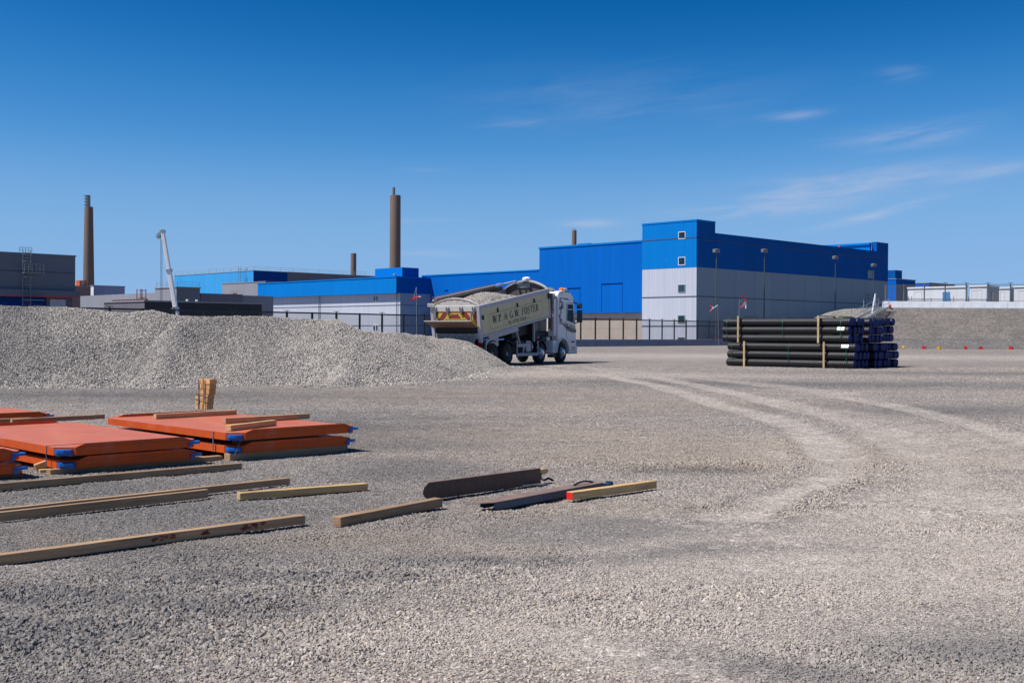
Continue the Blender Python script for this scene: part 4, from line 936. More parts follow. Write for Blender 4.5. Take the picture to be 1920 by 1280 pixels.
def serif(txt, h, length=None):
    x = 0; polys = []
    for ch in txt:
        wd, ps = GLY[ch]
        for p in ps: polys.append([(x+a, b) for a, b in p])
        x += wd+.06
    sx = (length/x) if length else h
    return [[(a*sx, b*h) for a, b in p] for p in polys], x*sx
def sans(txt, h, length=None):
    cu = bpy.data.curves.new('tmp', 'FONT'); cu.body = txt; cu.resolution_u = 3; o = bpy.data.objects.new('tmp', cu); COL.objects.link(o)
    bpy.context.view_layer.update(); me = o.evaluated_get(bpy.context.evaluated_depsgraph_get()).to_mesh()
    ps = [[(me.vertices[i].co.x, me.vertices[i].co.y) for i in p.vertices] for p in me.polygons]
    o.evaluated_get(bpy.context.evaluated_depsgraph_get()).to_mesh_clear(); bpy.data.objects.remove(o); bpy.data.curves.remove(cu)
    mx = max(a for p in ps for a, b in p); my = .72; s = h/my; sx = (length/mx) if length else s
    return [[(a*sx, b*s) for a, b in p] for p in ps], mx*sx
def lettering(name, polys, mat, par, o, xd, yd, M=None):
    m = MB(); m.M = M or Matrix.Identity(4); o = Vector(o); xd = Vector(xd); yd = Vector(yd)
    for p in polys: m.add([o+xd*a+yd*b for a, b in p], [tuple(range(len(p)))])
    return m.build(name, mat, par, recalc=False)

# ------------------------------------------------------------------ tipper truck
TH = R(62.0)
TR = empty('tipper_truck', (-1.245, 53.39, 0), TH, 'cream and white four axle tipper truck tipping gravel onto the pile', 'truck')
CREAM = paint('cream_paint', (.60, .53, .30), .45, .1, 1.5, dirt=(.38, .33, .22), dirt_amt=.45)
RAIL = paint('pale_grey_body_paint', (.42, .42, .46), .45, .1, 2, dirt=(.25, .22, .2), dirt_amt=.3)
TRIMW = paint('tailgate_white', (.62, .60, .56), .5, .12, 3, dirt=(.35, .3, .26), dirt_amt=.4)
INNER = paint('worn_body_inside', (.14, .115, .10), .8, .3, 3)
CHAS = paint('chassis_black', (.012, .013, .016), .6, .2, 5)
CABW = paint('cab_white', (.78, .78, .80), .25, .04, 1)
TYRE = paint('tyre_rubber', (.014, .015, .018), .85, .25, 9, dirt=(.10, .095, .09), dirt_amt=.35)
CHROME = paint('polished_rim', (.62, .64, .66), .22, .1, 4, metal=.9)
RIMD = paint('dull_rim', (.20, .21, .23), .45, .1, 4, metal=.5)
LET = paint('lettering_black', (.03, .022, .018), .5); GOLD = paint('gold_line', (.45, .26, .08), .5)
REDL = paint('red_lens', (.75, .01, .01), .2); AMB = paint('amber_lens', (.85, .20, .01), .25)
RUST = paint('rusty_pipe', (.17, .10, .075), .8, .3, 5)
REDB = paint('board_red', (.28, .035, .035), .6, dirt=(.25, .18, .14), dirt_amt=.5); YELB = paint('board_yellow', (.62, .50, .05), .6, dirt=(.4, .33, .2), dirt_amt=.4)
CGLASS = paint('cab_glass', (.03, .07, .10), .04, .05, spec=1.0)
PV = Vector((-2.6, 0, 1.27)); TILT = R(8.3)
MT = Matrix.Translation(PV) @ Matrix.Rotation(-TILT, 4, 'Y')
def bp(): m = MB(); m.M = MT; return m
BL = 7.05; BW = 1.25; BH = 1.44
def arch(y0, y1, z0, zt, n=14): return [(y0, z0)]+[(y0+(y1-y0)*i/n, z0+(zt-z0)*(math.sin(PI*i/n)**.75)) for i in range(1, n)]+[(y1, z0)]
for sgn, nm in ((-1, 'near'), (1, 'far')):
    m = bp(); y = sgn*BW
    m.box(.05, BL-.05, min(y, y-sgn*.07), max(y, y-sgn*.07), .10, 1.24); m.build('body_side', CREAM, TR)
    m = bp(); ya, yb = sorted((y+sgn*.025, y-sgn*.10)); m.box(.103, BL, ya, yb, 1.242, BH); m.build('top_rail', RAIL, TR, bevel=.012)
    m = bp(); m.box(.103, BL, ya, yb, -.01, .098); m.build('bottom_rail', RAIL, TR, bevel=.01)
    m = bp(); m.box(-.06, .10, min(y+sgn*.03, y-sgn*.13), max(y+sgn*.03, y-sgn*.13), -.22, 1.438); m.build('rear_post', RAIL, TR, bevel=.012)
    m = bp(); m.box(BL-.12, BL+.02, min(y+sgn*.02, y-sgn*.08), max(y+sgn*.02, y-sgn*.08), .1, 1.24); m.build('front_post', RAIL, TR)
    m = bp(); m.box(.75, 3.6, min(y-sgn*.02, y-sgn*.12), max(y-sgn*.02, y-sgn*.12), -.20, -.012); m.build('lower_rail', RAIL, TR)
m = bp(); m.box(.06, BL-.1, -BW+.09, BW-.09, .04, .10); m.box(.08, BL-.13, -BW+.071, -BW+.085, .10, 1.24); m.box(.08, BL-.13, BW-.085, BW-.071, .10, 1.24); m.build('body_liner', INNER, TR)
m = bp(); m.box(.4, BL-.3, -.55, -.35, -.28, .02); m.box(.4, BL-.3, .35, .55, -.28, .02); 
for x in np.arange(.7, 6.8, .75): m.box(x, x+.08, -1.1, 1.1, -.1, .03)
m.build('subframe', CHAS, TR)
# front bulkhead with arched head
m = bp(); m.prism(arch(-BW+.02, BW-.02, 1.38, 1.80), 'x', BL-.07, BL-.02); m.box(BL-.07, BL-.02, -BW+.1, BW-.1, .1, 1.39); m.build('bulkhead', INNER, TR)
def archrim(x0, x1, z0, zt, w_, name, mat, zoff=0):
    m = bp(); A = arch(-BW, BW, z0, zt, 18); B_ = arch(-BW+w_*.6, BW-w_*.6, z0-.0, zt-w_, 18)
    for i in range(len(A)-1):
        vs = [(x, *p) for x in (x0, x1) for p in (A[i], A[i+1], B_[i+1], B_[i])]
        m.add(vs, [(0, 1, 2, 3), (7, 6, 5, 4), (0, 4, 5, 1), (1, 5, 6, 2), (2, 6, 7, 3), (3, 7, 4, 0)])
    return m.build(name, mat, TR)
archrim(BL-.16, BL+.03, 1.40, 1.89, .08, 'bulkhead_rim', TRIMW)
m = bp(); m.box(BL-.10, BL-.072, -.25, .45, 1.50, 1.74); m.build('bulkhead_grille', GALV, TR)
m = bp(); m.rev((BL-.05, -.05, 1.86), (BL-.05, -.05, 2.04), [(0, .13), (.1, .2), (.7, .2), (1, .12)], 14); m.build('roof_beacon', WHITE, TR, smooth=True)
# rolled sheet on the far rail with its arms
m = bp(); m.cyl((.3, BW-.05, BH+.26), (5.9, BW-.05, BH+.26), .085, n=10); m.build('rolled_sheet', paint('sheet_grey', (.28, .25, .23), .8, .2, 4), TR, smooth=True)
m = bp(); m.box(.1, BL-.2, BW-.02, BW+.03, BH+.002, BH+.20); m.box(.2, 5.9, BW+.0, BW+.05, BH+.35, BH+.375); m.build('sheet_rail', RUST, TR)
m = bp(); m.bar((5.85, BW-.02, BH+.28), (6.9, BW-.75, BH+.42), .10, .05); m.bar((6.1, BW-.1, BH+.38), (6.9, .1, BH+.28), .05, .03); m.bar((.3, BW+.0, BH+.0), (.25, BW+.0, BH+.26), .1); m.bar((.0, BW-.2, 1.46), (-.1, BW+.12, 1.5), .14); m.build('sheet_arm', TRIMW, TR)
# tail end
m = bp(); m.prism(arch(-BW+.04, BW-.04, 1.44, 1.76), 'x', -.03, .02); m.build('tail_arch', TRIMW, TR)
archrim(-.05, .06, 1.44, 1.80, .045, 'tail_arch_rim', TRIMW)
m = bp(); m.box(-.06, .0, -BW+.14, BW-.14, 1.185, 1.438); m.build('tailgate_head', TRIMW, TR, bevel=.01)
m = bp(); m.box(-.05, -.01, -BW+.14, BW-.14, .50, 1.18); m.build('tailgate', REDB, TR)
m = bp()
def yst(a, b, c, d, z0=.64, z1=1.13):
    for s in (-1, 1): m.add([(-.055, s*a, z1), (-.055, s*b, z1), (-.055, s*d, z0), (-.055, s*c, z0)], [(0, 1, 2, 3)])
m.add([(-.055, -.16, .965), (-.055, .16, .965), (-.055, .0, .74)], [(0, 1, 2)]) if False else None
yst(.12, .34, .50, .72); yst(.62, .84, 1.0, 1.085, .66)
m.add([(-.055, -.12, 1.13), (-.055, .12, 1.13), (-.055, .12, 1.06), (-.055, -.12, 1.06)], [(0, 1, 2, 3)])
m.add([(-.057, -.60, .745), (-.057, .60, .745), (-.057, .60, .865), (-.057, -.60, .865)], [(0, 1, 2, 3)])
m.build('tailgate_stripe', YELB, TR, recalc=False)
ps, _ = sans('HIGHWAY MAINTENANCE', .085, 1.12); lettering('tailgate_lettering', ps, LET, TR, (-.060, .56, .76), (0, -1, 0), (0, 0, 1), MT)
for y in (-1.0, -.35, .35, 1.0):
    m = bp()
    for s in (-.06, .06): m.prism([(y+s-.035, 1.25), (y+s+.035, 1.25), (y+s+.01, 1.40), (y+s-.01, 1.40)], 'x', -.10, -.06)
    m.box(-.11, -.06, y-.05, y+.05, 1.08, 1.26); m.build('hinge', RIMD, TR)
for y in (-.88, .98):
    m = bp(); m.cyl((-.14, y, 1.15), (-.14, y, .75), .045, n=10); m.cyl((-.14, y, .75), (-.12, y, .50), .025, n=8); m.build('gate_ram', GALV, TR, smooth=True)
for y in np.linspace(-1.0, 1.0, 7):
    pass
m = bp()
for i in range(2, 13, 2):
    p = arch(-BW+.08, BW-.08, 1.44, 1.74)[i]; m.cyl((-.05, p[0], p[1]), (-.03, p[0], p[1]), .03, n=8)
m.build('marker_lamp', REDL, TR)
m = bp(); m.prism([(-.04, .50), (-.72, .86), (-.74, .83), (-.06, .46)], 'y', -BW+.08, BW-.04); m.build('chute_flap', RUST, TR)
m = bp(); m.bar((-.745, -BW+.08, .852), (-.745, BW-.04, .852), .03, .035); m.build('flap_edge', TRIMW, TR)
m = bp(); m.bar((-.72, -BW+.065, .86), (-.04, -BW+.065, .48), .02, .05); m.build('flap_side_edge', YELB, TR)
m = bp(); m.box(-.02, .05, -BW+.14, -BW+.40, -.05, .18); m.box(-.02, .05, BW-.30, BW-.14, -.15, .2); m.build('sill_corner', TRIMW, TR)
INNERD = paint('opening_shade_dark', (.02, .02, .022), .9)
m = bp(); m.box(.03, .055, -BW+.13, BW-.13, .17, .499); m.build('opening_shade', INNERD, TR)  # added dark sheet standing for the shade in the tailgate opening
# side details
m = bp(); m.box(.12, BL-.14, -BW-.006, -BW-.002, .955, .967); m.build('side_crease', RAIL, TR)
for x in (2.15, 4.45):
    m = bp(); m.box(x, x+.012, -BW-.006, -BW-.002, .11, 1.23); m.build('side_joint', RAIL, TR)
ps, _ = serif('W.P. & G.W. FOSTER', .34, 4.72); lettering('side_lettering', ps, LET, TR, (1.10, -BW-.008, .50), (1, 0, 0), (0, 0, 1), MT)
ps, _ = sans('TEL: 07778 733024', .17, 1.85); lettering('phone_lettering', ps, LET, TR, (2.55, -BW-.008, .235), (1, 0, 0), (0, 0, 1), MT)
def outline(x0, x1, z0, z1, r, w_=.018, gap=None):
    pts = []
    for cx, cz, a in ((x1-r, z1-r, 0), (x0+r, z1-r, 90), (x0+r, z0+r, 180), (x1-r, z0+r, 270)):
        for i in range(7): an = R(a+15*i); pts.append((cx+r*math.cos(an), cz+r*math.sin(an)))
    out = []
    for a, b in zip(pts, pts[1:]+pts[:1]):
        if gap and min(a[1], b[1]) < z0+.03 and max(a[0], b[0]) > gap[1] and min(a[0], b[0]) < gap[0]:
            for u, v in (((x0+r, z0), (gap[0], z0)), ((gap[1], z0), (x1-r, z0))): out.append([(u[0], z0), (v[0], z0), (v[0], z0+w_), (u[0], z0+w_)])
            continue
        d = Vector((b[0]-a[0], b[1]-a[1])).normalized(); n = Vector((-d.y, d.x))*w_
        out.append([a, b, (b[0]+n.x, b[1]+n.y), (a[0]+n.x, a[1]+n.y)])
    return out
lettering('side_outline', outline(.78, 6.25, .24, .945, .22, .018, (2.5, 4.45)), GOLD, TR, (0, -BW-.0075, 0), (1, 0, 0), (0, 0, 1), MT)
for x in (1.62, 3.55, 5.32):
    m = bp(); m.prism([(x-.01, 1.14), (x+.01, 1.14), (x+.07, .97), (x-.03, .94)], 'y', -BW-.06, -BW-.003); m.build('rope_hook', CHAS, TR)
m = bp(); m.box(.16, .23, -BW-.08, -BW-.025, .78, .98); m.build('side_latch', CHAS, TR)
m = bp(); m.box(BL-.2, BL+.12, -BW-.07, -BW-.02, .95, 1.2); m.box(BL, BL+.35, -BW+.0, -BW+.25, .6, 1.1); m.build('front_catch', CHAS, TR)
m = bp(); m.box(6.55, 6.85, -BW-.007, -BW-.003, .14, .24); m.build('side_plate', GALV, TR)
# hanging brackets under the body
m = bp(); m.prism([(.62, -.2), (1.75, -.2), (1.7, -.62), (.75, -.62)], 'y', -BW+.10, -BW+.14); m.build('mudguard_plate', RAIL, TR)
for a, b in (((.55, -.15), (.30, -1.05)), ((3.45, -.15), (3.75, -.85)), ((5.35, -.05), (5.22, -.95))):
    m = bp(); m.bar((a[0], -BW+.08, a[1]), (b[0], -BW+.08, b[1]), .09, .07); m.build('bracket', RAIL, TR)
m = bp(); m.box(5.3, 5.36, -1.1, 1.1, -.7, 0); m.box(3.5, 5.2, -.9, .9, -.55, -.05); m.build('hydraulic_tank', CHAS, TR)
# chassis
m = MB()
for y in (-.45, .45): m.box(-2.35, 6.9, y-.06, y+.06, .80, 1.07)
for x in (-2.2, -.7, 1.2, 2.8, 4.4, 6.2): m.box(x, x+.12, -.39, .39, .82, 1.04)
for x in (-1.4, 0, 3.45, 5.85): m.cyl((x, -1.0, .53), (x, 1.0, .53), .10, n=10)
m.box(3.3, 4.9, -.8, .8, 1.05, 1.55); m.box(5.0, 5.25, -.9, .9, .9, 1.6); m.box(.9, 3.1, -.95, -.55, .55, 1.1); m.box(.9, 3.1, .5, 1.1, .5, 1.15)
m.build('chassis', CHAS, TR)
m = MB(); m.box(-2.42, -2.3, -1.18, 1.18, .68, .86); m.box(-2.40, -2.30, -1.18, -.55, .86, 1.10); m.box(-2.40, -2.30, .55, 1.18, .86, 1.10); m.build('rear_beam', CHAS, TR)
for y in (-1.12, -.72): part('tail_lamp', REDL, TR, (-2.45, -2.40, y-.02, y+.12, .90, 1.06)) 
part('tail_lamp', REDL, TR, (-2.45, -2.40, .75, 1.12, .90, 1.06))
part('number_plate', paint('plate_yellow', (.62, .42, .03), .4), TR, (-2.445, -2.425, -1.10, -.58, .70, .81))
# wheels
def wheel(name, x, yo, inward, rear):
    w = empty(name, (x, yo, .52)); w.parent = TR; s = 1 if inward > 0 else -1
    m = MB(); wd = .30; prof = [(0, .30), (0.0, .40), (.06, .485), (.2, .52), (.5, .525), (.8, .52), (.94, .485), (1, .40), (1, .30)]
    m.rev((0, 0, 0), (0, s*wd, 0), prof, 40, caps=False)
    if rear: m.rev((0, s*.33, 0), (0, s*.63, 0), prof, 40, caps=False)
    m.build('tyre', TYRE, w, smooth=True)
    m = MB()
    if rear: m.rev((0, -.0*s, 0), (0, s*.28, 0), [(0.02, .315), (.05, .29), (.3, .27), (.75, .25), (.8, .13), (.35, .12), (.2, .10), (.2, .01)], 32, caps=False); m.rev((0, s*.33, 0), (0, s*.6, 0), [(0, .30), (1, .30)], 20)
    else: m.rev((0, 0, 0), (0, s*.2, 0), [(.02, .315), (.1, .28), (.35, .25), (.25, .20), (-.25, .16), (-.3, .10), (-.55, .09), (-.6, .01)], 32, caps=False)
    m.build('rim', RIMD if rear else CHROME, w, smooth=True)
    m = MB(); rr = .17 if not rear else .10
    for i in range(10):
        a = 2*PI*i/10; y0 = -.06*s if not rear else .04*s
        m.cyl((math.cos(a)*.21, y0, math.sin(a)*.21) if not rear else (math.cos(a)*.19, s*.2, math.sin(a)*.19), (math.cos(a)*.21, y0+s*.09, math.sin(a)*.21) if not rear else (math.cos(a)*.19, s*.13, math.sin(a)*.19), .018, n=6)
    m.build('wheel_nut', GALV, w)
for x, rear in ((-1.4, True), (0, True), (3.45, False), (5.85, False)):
    wheel('wheel', x, -1.22, 1, rear); wheel('wheel', x, 1.22, -1, rear)
def mudguard(x, r, a0, a1, y0, y1, mat, name='mudguard', t_=.03):
    m = MB(); n = 12
    for i in range(n):
        A = [R(a0+(a1-a0)*k/n) for k in (i, i+1)]
        vs = [(x+rr*math.cos(a), y, .52+rr*math.sin(a)) for y in (y0, y1) for a in A for rr in (r, r+t_)]
        m.add(vs, [(0, 1, 3, 2), (4, 6, 7, 5), (0, 4, 5, 1), (2, 3, 7, 6), (1, 5, 7, 3), (0, 2, 6, 4)])
    return m.build(name, mat, TR)
for y0, y1 in ((-1.22, -.6), (.6, 1.22)):
    mudguard(-1.4, .6, 70, 150, y0, y1, CHAS); mudguard(0, .6, 35, 110, y0, y1, CHAS); mudguard(3.45, .6, 15, 165, y0, y1, CHAS)
# side guard, fuel tank, lockers
m = MB(); y = -1.2
m.box(.88, 3.10, y-.03, y+.03, .40, .55); m.box(.88, 1.95, y-.03, y+.03, .84, .98); m.box(.86, .93, y-.035, y+.035, .36, 1.16); m.box(3.02, 3.10, y-.035, y+.035, .40, 1.12); m.box(1.5, 1.56, y-.03, y+.03, .55, .84)
m.build('side_guard', RAIL, TR, bevel=.008)
m = MB(); m.cyl((1.55, -.86, .82), (2.65, -.86, .82), .31, n=20); m.build('fuel_tank', RIMD, TR, smooth=True)
for x in (1.66, 2.5):
    m = MB(); m.rev((x, -.86, .82), (x+.09, -.86, .82), [(0, .335), (1, .335)], 20); m.build('tank_strap', GALV, TR)
part('tank_label', RAIL, TR, (1.84, 2.30, -1.205, -1.19, .60, 1.12)); part('tank_label_band', RED, TR, (1.94, 2.22, -1.209, -1.2055, 1.0, 1.06))
for x, z in ((1.02, 1.06), (3.05, 1.25), (5.0, 1.28)): part('side_marker', AMB, TR, (x, x+.09, -1.24, -1.2, z, z+.08))
part('locker', CABW, TR, (4.72, 5.14, -1.23, -.7, .50, 1.14), bevel=.02)
lettering('locker_emblem', ring(.16, .22, .13, .2, 0, 360, .025, .025)+ring(.16, .2, .06, .12, 0, 360, .03, .02), RIMD, TR, (4.76, -1.233, .58), (1, 0, 0), (0, 0, 1))
part('step', CHAS, TR, (4.75, 5.2, -1.2, -.9, .28, .44))
m = MB(); m.cyl((4.70, -1.08, 1.62), (4.74, -1.08, 2.75), .10, n=12); m.cyl((4.74, -1.08, 2.7), (4.80, -1.08, 3.5), .075, n=12); m.box(4.62, 4.86, -1.18, -.98, 2.62, 2.78); m.build('telescopic_ram', RUST, TR, smooth=True)
m = MB(); m.box(4.98, 5.18, -1.16, -.8, 1.35, 3.25); m.build('air_intake', CABW, TR, bevel=.03)
m = MB(); m.box(4.55, 5.25, -1.1, -.2, 3.35, 3.5); m.box(4.9, 5.25, -.2, .9, 1.5, 3.3); m.build('rear_rack', GALV, TR, bevel=.02)
part('battery_box', GALV, TR, (4.3, 4.66, -1.1, -.7, 1.12, 1.32), bevel=.02)
# cab
cp = [(5.30, 1.05), (5.30, 3.46), (5.42, 3.60), (6.1, 3.68), (6.75, 3.60), (7.05, 3.42), (7.22, 3.10), (7.40, 2.15), (7.48, 1.55), (7.50, .52), (7.40, .44), (6.62, .44)]
cx_, cz_, cr_ = 5.85, .52, .70
cp += [(cx_+cr_*math.cos(R(a)), cz_+cr_*math.sin(R(a))) for a in range(0, 140, 10)]
m = MB(); m.prism(cp, 'y', -1.23, 1.23); m.build('cab', CABW, TR, bevel=.05)
mudguard(5.85, .70, 5, 178, -1.27, -.9, CABW, 'wheel_arch', .07); mudguard(5.85, .70, 5, 178, .9, 1.27, CABW, 'wheel_arch', .07)
for s in (-1, 1):
    y0, y1 = sorted((s*1.235, s*1.245))
    MB().prism([(6.32, 2.16), (6.36, 2.98), (7.02, 2.98), (7.20, 2.55), (7.24, 2.05), (6.9, 2.07), (6.6, 2.12)], 'y', y0, y1).build('side_window', CGLASS, TR)
    m = MB(); pts = [(6.25, 1.0), (6.25, 3.02), (6.30, 3.06), (7.10, 3.06)]
    for a, b in zip(pts, pts[1:]): m.bar((a[0], s*1.236, a[1]), (b[0], s*1.236, b[1]), .012, .012)
    m.build('door_seam', SEAM, TR); part('door_handle', CHAS, TR, (6.34, 6.56, min(s*1.235, s*1.27), max(s*1.235, s*1.27), 1.78, 1.83))
    m = MB(); m.box(7.20, 7.36, min(s*1.38, s*1.62), max(s*1.38, s*1.62), 2.78, 3.06); m.box(7.20, 7.36, min(s*1.38, s*1.64), max(s*1.38, s*1.64), 2.06, 2.70); m.bar((7.15, s*1.2, 3.1), (7.28, s*1.5, 3.0), .06); m.bar((7.2, s*1.2, 2.0), (7.28, s*1.5, 2.1), .05); m.build('mirror', CHAS, TR, bevel=.03)
part('mirror_glass', CGLASS, TR, (7.19, 7.199, -1.62, -1.40, 2.12, 2.64))
m = MB(); m.prism([(7.24, 3.08), (7.43, 2.12), (7.45, 2.12), (7.26, 3.08)], 'y', -1.08, 1.08); m.build('windscreen', CGLASS, TR)
m = MB(); m.prism([(7.14, 3.30), (7.42, 3.12), (7.44, 3.15), (7.16, 3.36)], 'y', -1.15, 1.15); m.build('sun_visor', CHAS, TR)
m = MB(); m.box(7.485, 7.53, -1.0, 1.0, 1.0, 1.75); m.build('front_grille', CHAS, TR); part('bumper', CABW, TR, (7.3, 7.6, -1.25, 1.25, .44, .86), bevel=.04)
for s in (-1, 1): part('headlight', GALV, TR, (7.56, 7.62, s*.95-.22, s*.95+.22, .62, .80)); part('bumper_vent', CHAS, TR, (6.85, 7.28, min(s*1.236, s*1.242), max(s*1.236, s*1.242), 1.02, 1.10)); part('corner_lamp', AMB, TR, (7.0, 7.18, min(s*1.252, s*1.27), max(s*1.252, s*1.27), .70, .80))
part('skirt_line', RIMD, TR, (6.7, 7.3, -1.24, -1.232, .60, .64))
m = MB(); m.rev((6.7, -.75, 3.6), (6.7, -.75, 3.86), [(0, .10), (.3, .15), (.8, .14), (1, .06)], 14); m.build('beacon', AMB, TR, smooth=True)
m = MB(); m.rev((6.7, -.95, 3.58), (6.7, -.95, 3.84), [(0, .10), (.3, .13), (.8, .12), (1, .06)], 14); m.build('beacon', GALV, TR, smooth=True)
m = MB(); m.rev((5.62, -.6, 3.62), (5.62, -.6, 3.82), [(0, .2), (.5, .26), (1, .12)], 14); m.build('air_horn', GALV, TR, smooth=True)
ps, _ = serif('W.P. & G.W. FOSTER', .19, 2.0); lettering('cab_lettering', ps, paint('cab_letter_red', (.14, .02, .015), .5), TR, (5.42, -1.249, 1.99), (math.cos(R(-9.5)), 0, math.sin(R(-9.5))), (0, 0, 1))
lettering('cab_stripe', [[(5.72, 2.02), (5.9, 1.98), (6.45, 1.86), (7.44, 1.68), (7.45, 1.54), (6.9, 1.55), (6.35, 1.66)]], paint('stripe_dark', (.05, .055, .04), .4), TR, (0, -1.2495, 0), (1, 0, 0), (0, 0, 1))
# painted swirls on the rear quarter of the cab
sw = []
for k, (cx, cz, r, a0, a1) in enumerate(((5.62, 2.9, .20, 20, 250), (5.75, 3.05, .13, 160, 380), (5.50, 2.62, .16, -60, 160), (5.72, 2.55, .22, 90, 230), (5.95, 3.25, .38, 60, 150), (6.3, 3.05, .5, 60, 120), (5.6, 2.35, .18, 200, 330), (5.52, 3.15, .1, 0, 260), (5.85, 2.75, .1, 0, 200))): sw += ring(cx, cz, r, r*1.25, a0, a1, .035, .07, 10)
lettering('cab_artwork', sw+[[(5.33, 2.50), (5.45, 2.2), (5.62, 2.12), (5.50, 2.4)], [(5.35, 3.3), (6.4, 3.28), (6.6, 3.2), (6.2, 3.22)], [(5.55, 2.82), (5.72, 2.98), (5.8, 2.86), (5.66, 2.7)]], paint('artwork_grey', (.10, .07, .06), .5), TR, (0, -1.249, 0), (1, 0, 0), (0, 0, 1))
ps, _ = sans('8x4', .08) if False else ([], 0)
# ------------------------------------------------------------------ gravel in and under the body
TM = Matrix.Translation((-1.245, 53.39, 0)) @ Matrix.Rotation(TH, 4, 'Z') @ MT
def tw(x, y, z): return np.array([(TM @ Vector((a, b, c))) for a, b, c in zip(x, y, z)])
gx = np.arange(.04, 5.9, .09); gy = np.linspace(-1.15, 1.15, 27); GX, GY = np.meshgrid(gx, gy)
def lz(x, y):
    top = np.interp(x, [0, .8, 2.2, 3.1, 3.5], [1.40, 1.46, 1.60, 1.68, 1.60])-.24*(y/1.15)**2; top = np.minimum(top, 1.62-.66*(x-3.4)+(.1*np.abs(y)))
    top = np.minimum(top, 1.58+.25*x-.12*(y/1.15)**2*1.0)
    return np.maximum(top+(fbm(x+50, y+50, .5, 3, 3)-.5)*.10, .1)
GZ = lz(GX, GY); bw = tw(GX.ravel(), GY.ravel(), GZ.ravel()); ny_, nx_ = GX.shape
i = np.arange((ny_-1)*(nx_-1)); r_ = i//(nx_-1); c_ = i % (nx_-1); a_ = r_*nx_+c_; bq = np.stack([a_, a_+1, a_+nx_+1, a_+nx_], -1)
n = 9000; x = rng.uniform(.05, 4.6, n); y = rng.uniform(-1.14, 1.14, n); s = rng.uniform(.018, .036, n)
o = scatter('gravel_load', tw(x, y, lz(x, y)+.005), s, SGP, {'dust': .2*rng.uniform(0, 1, n), 'dark': np.zeros(n)}, (bw, bq, PILEM)); tag(o, 'heaped pale gravel load inside the raised tipper body', 'gravel', kind='stuff')
# stream running over the sill
n = 5200; x = rng.uniform(-.75, .5, n); y = rng.uniform(-1.05, 1.02, n)
x = np.minimum(x, .02+rng.uniform(-.05, 0, n)); z = np.where(x > -.05, .10+rng.uniform(0, .06, n), .10-1.6*np.clip(-x-.05, 0, 1)**1.5-rng.uniform(0, .5, n)*np.clip(-x, 0, 1)); s = rng.uniform(.015, .034, n)
pw_ = tw(x, y, z); kk = pw_[:, 2] > pheight(pw_[:, 0], pw_[:, 1])-.03
o = scatter('falling_gravel', pw_[kk], s[kk], SGP, {'dust': .2*rng.uniform(0, 1, kk.sum()), 'dark': np.zeros(kk.sum())}); tag(o, 'gravel stream pouring from under the tailgate flap', 'gravel', kind='stuff')
# ------------------------------------------------------------------ pipes
PIPE = None
def pipe_mat():
    m, t, bs = newmat('ribbed_black_plastic'); co = obco(t); sx = t.n('ShaderNodeSeparateXYZ', ins={0: co})
    bs.inputs['Base Color'].default_value = (.011, .012, .016, 1); bs.inputs['Roughness'].default_value = .42
    n = t.noise(co, 3, 3); t.nt.links.new(t.m('MULTIPLY_ADD', n, .25, .38), bs.inputs['Roughness'])
    return m
PM_ = pipe_mat(); PBLUE = paint('blue_pipe_end', (.0015, .011, .11), .6, .15, 6, spec=.15)
A0 = G(1364, 685.2); A1 = G(1603, 692.0); ax = Vector((.765, -.644, 0)).normalized(); nn = Vector((.644, .765, 0)).normalized(); PD = .366; PR = PD/2*.985
org = Vector((15.0, 50.75, 0)); org = G(1601, 691.5); org.z = 0; PL = 6.25; print('pipe', org, A0, A1)
def pipe_mesh():
    m = MB(); rib = .094; n = int(PL/rib); prof = []
    for i in range(n):
        b = i/n; st = 1/n; prof += [(b, PR*.925), (b+st*.15, PR), (b+st*.62, PR), (b+st*.78, PR*.925)]
    prof.append((1, PR*.93))
    m.rev((-PL, 0, PR), (0, 0, PR), prof, 18, caps=False); return m
pm = pipe_mesh(); proto = pm.build('drainage_pipe', PM_, None, smooth=False)
mc = MB(); mc.rev((-.03, 0, PR), (.012, 0, PR), [(0, PR*.935), (.7, PR*.95), (1, PR*.90)], 24); mc.rev((-PL-.012, 0, PR), (-PL+.03, 0, PR), [(0, PR*.90), (.3, PR*.95), (1, PR*.93)], 24); 
cap1 = MB().rev((-.03, 0, PR), (.014, 0, PR), [(0, PR*.935), (.6, PR*.96), (1, PR*.92)], 24).build('end_cap', PBLUE, proto, smooth=False)
cap2 = MB().rev((-PL-.014, 0, PR), (-PL+.03, 0, PR), [(0, PR*.92), (.4, PR*.96), (1, PR*.935)], 24).build('end_cap', PBLUE, proto, smooth=False)
PANG = math.atan2(ax.y, ax.x); first = True
lay = ['bottom', 'second', 'third', 'fourth', 'fifth', 'top']; cols = ['front', 'second', 'third', 'fourth', 'fifth', 'sixth', 'seventh', 'eighth', 'ninth', 'tenth', 'eleventh', 'rearmost']
offs = {}
for L_ in range(6):
    bundle_dx = [-.02, .06, .04][0] if L_ < 3 else 0
    for c in range(12):
        b = c//4; z = L_*(PD+.004)+(.008 if L_ > 2 else 0)+.01
        w_ = c*PD*1.02+b*.36
        sh = (0.0 if L_ < 3 else -.22)+[0, .10, -.06][b]+rng.uniform(-.05, .05)+(.05 if L_ == 1 else 0)
        p = org+nn*(w_+(.02 if L_ > 2 else 0)+PR)+ax*sh; p.z = z+(.055 if b == 2 and L_ > 2 else 0)
        lab = f'black ribbed pipe with blue end, {lay[L_]} layer up, {cols[c]} pipe counted from the camera side'.replace('bottom layer up', 'bottom layer').replace('top layer up', 'top layer')
        if first: proto.location = p; proto.rotation_euler = (0, 0, PANG); tag(proto, lab, 'pipe', 'black drainage pipes stacked in strapped bundles'); first = False
        else: clone(proto, loc=p, rot=(0, 0, PANG), label=lab)
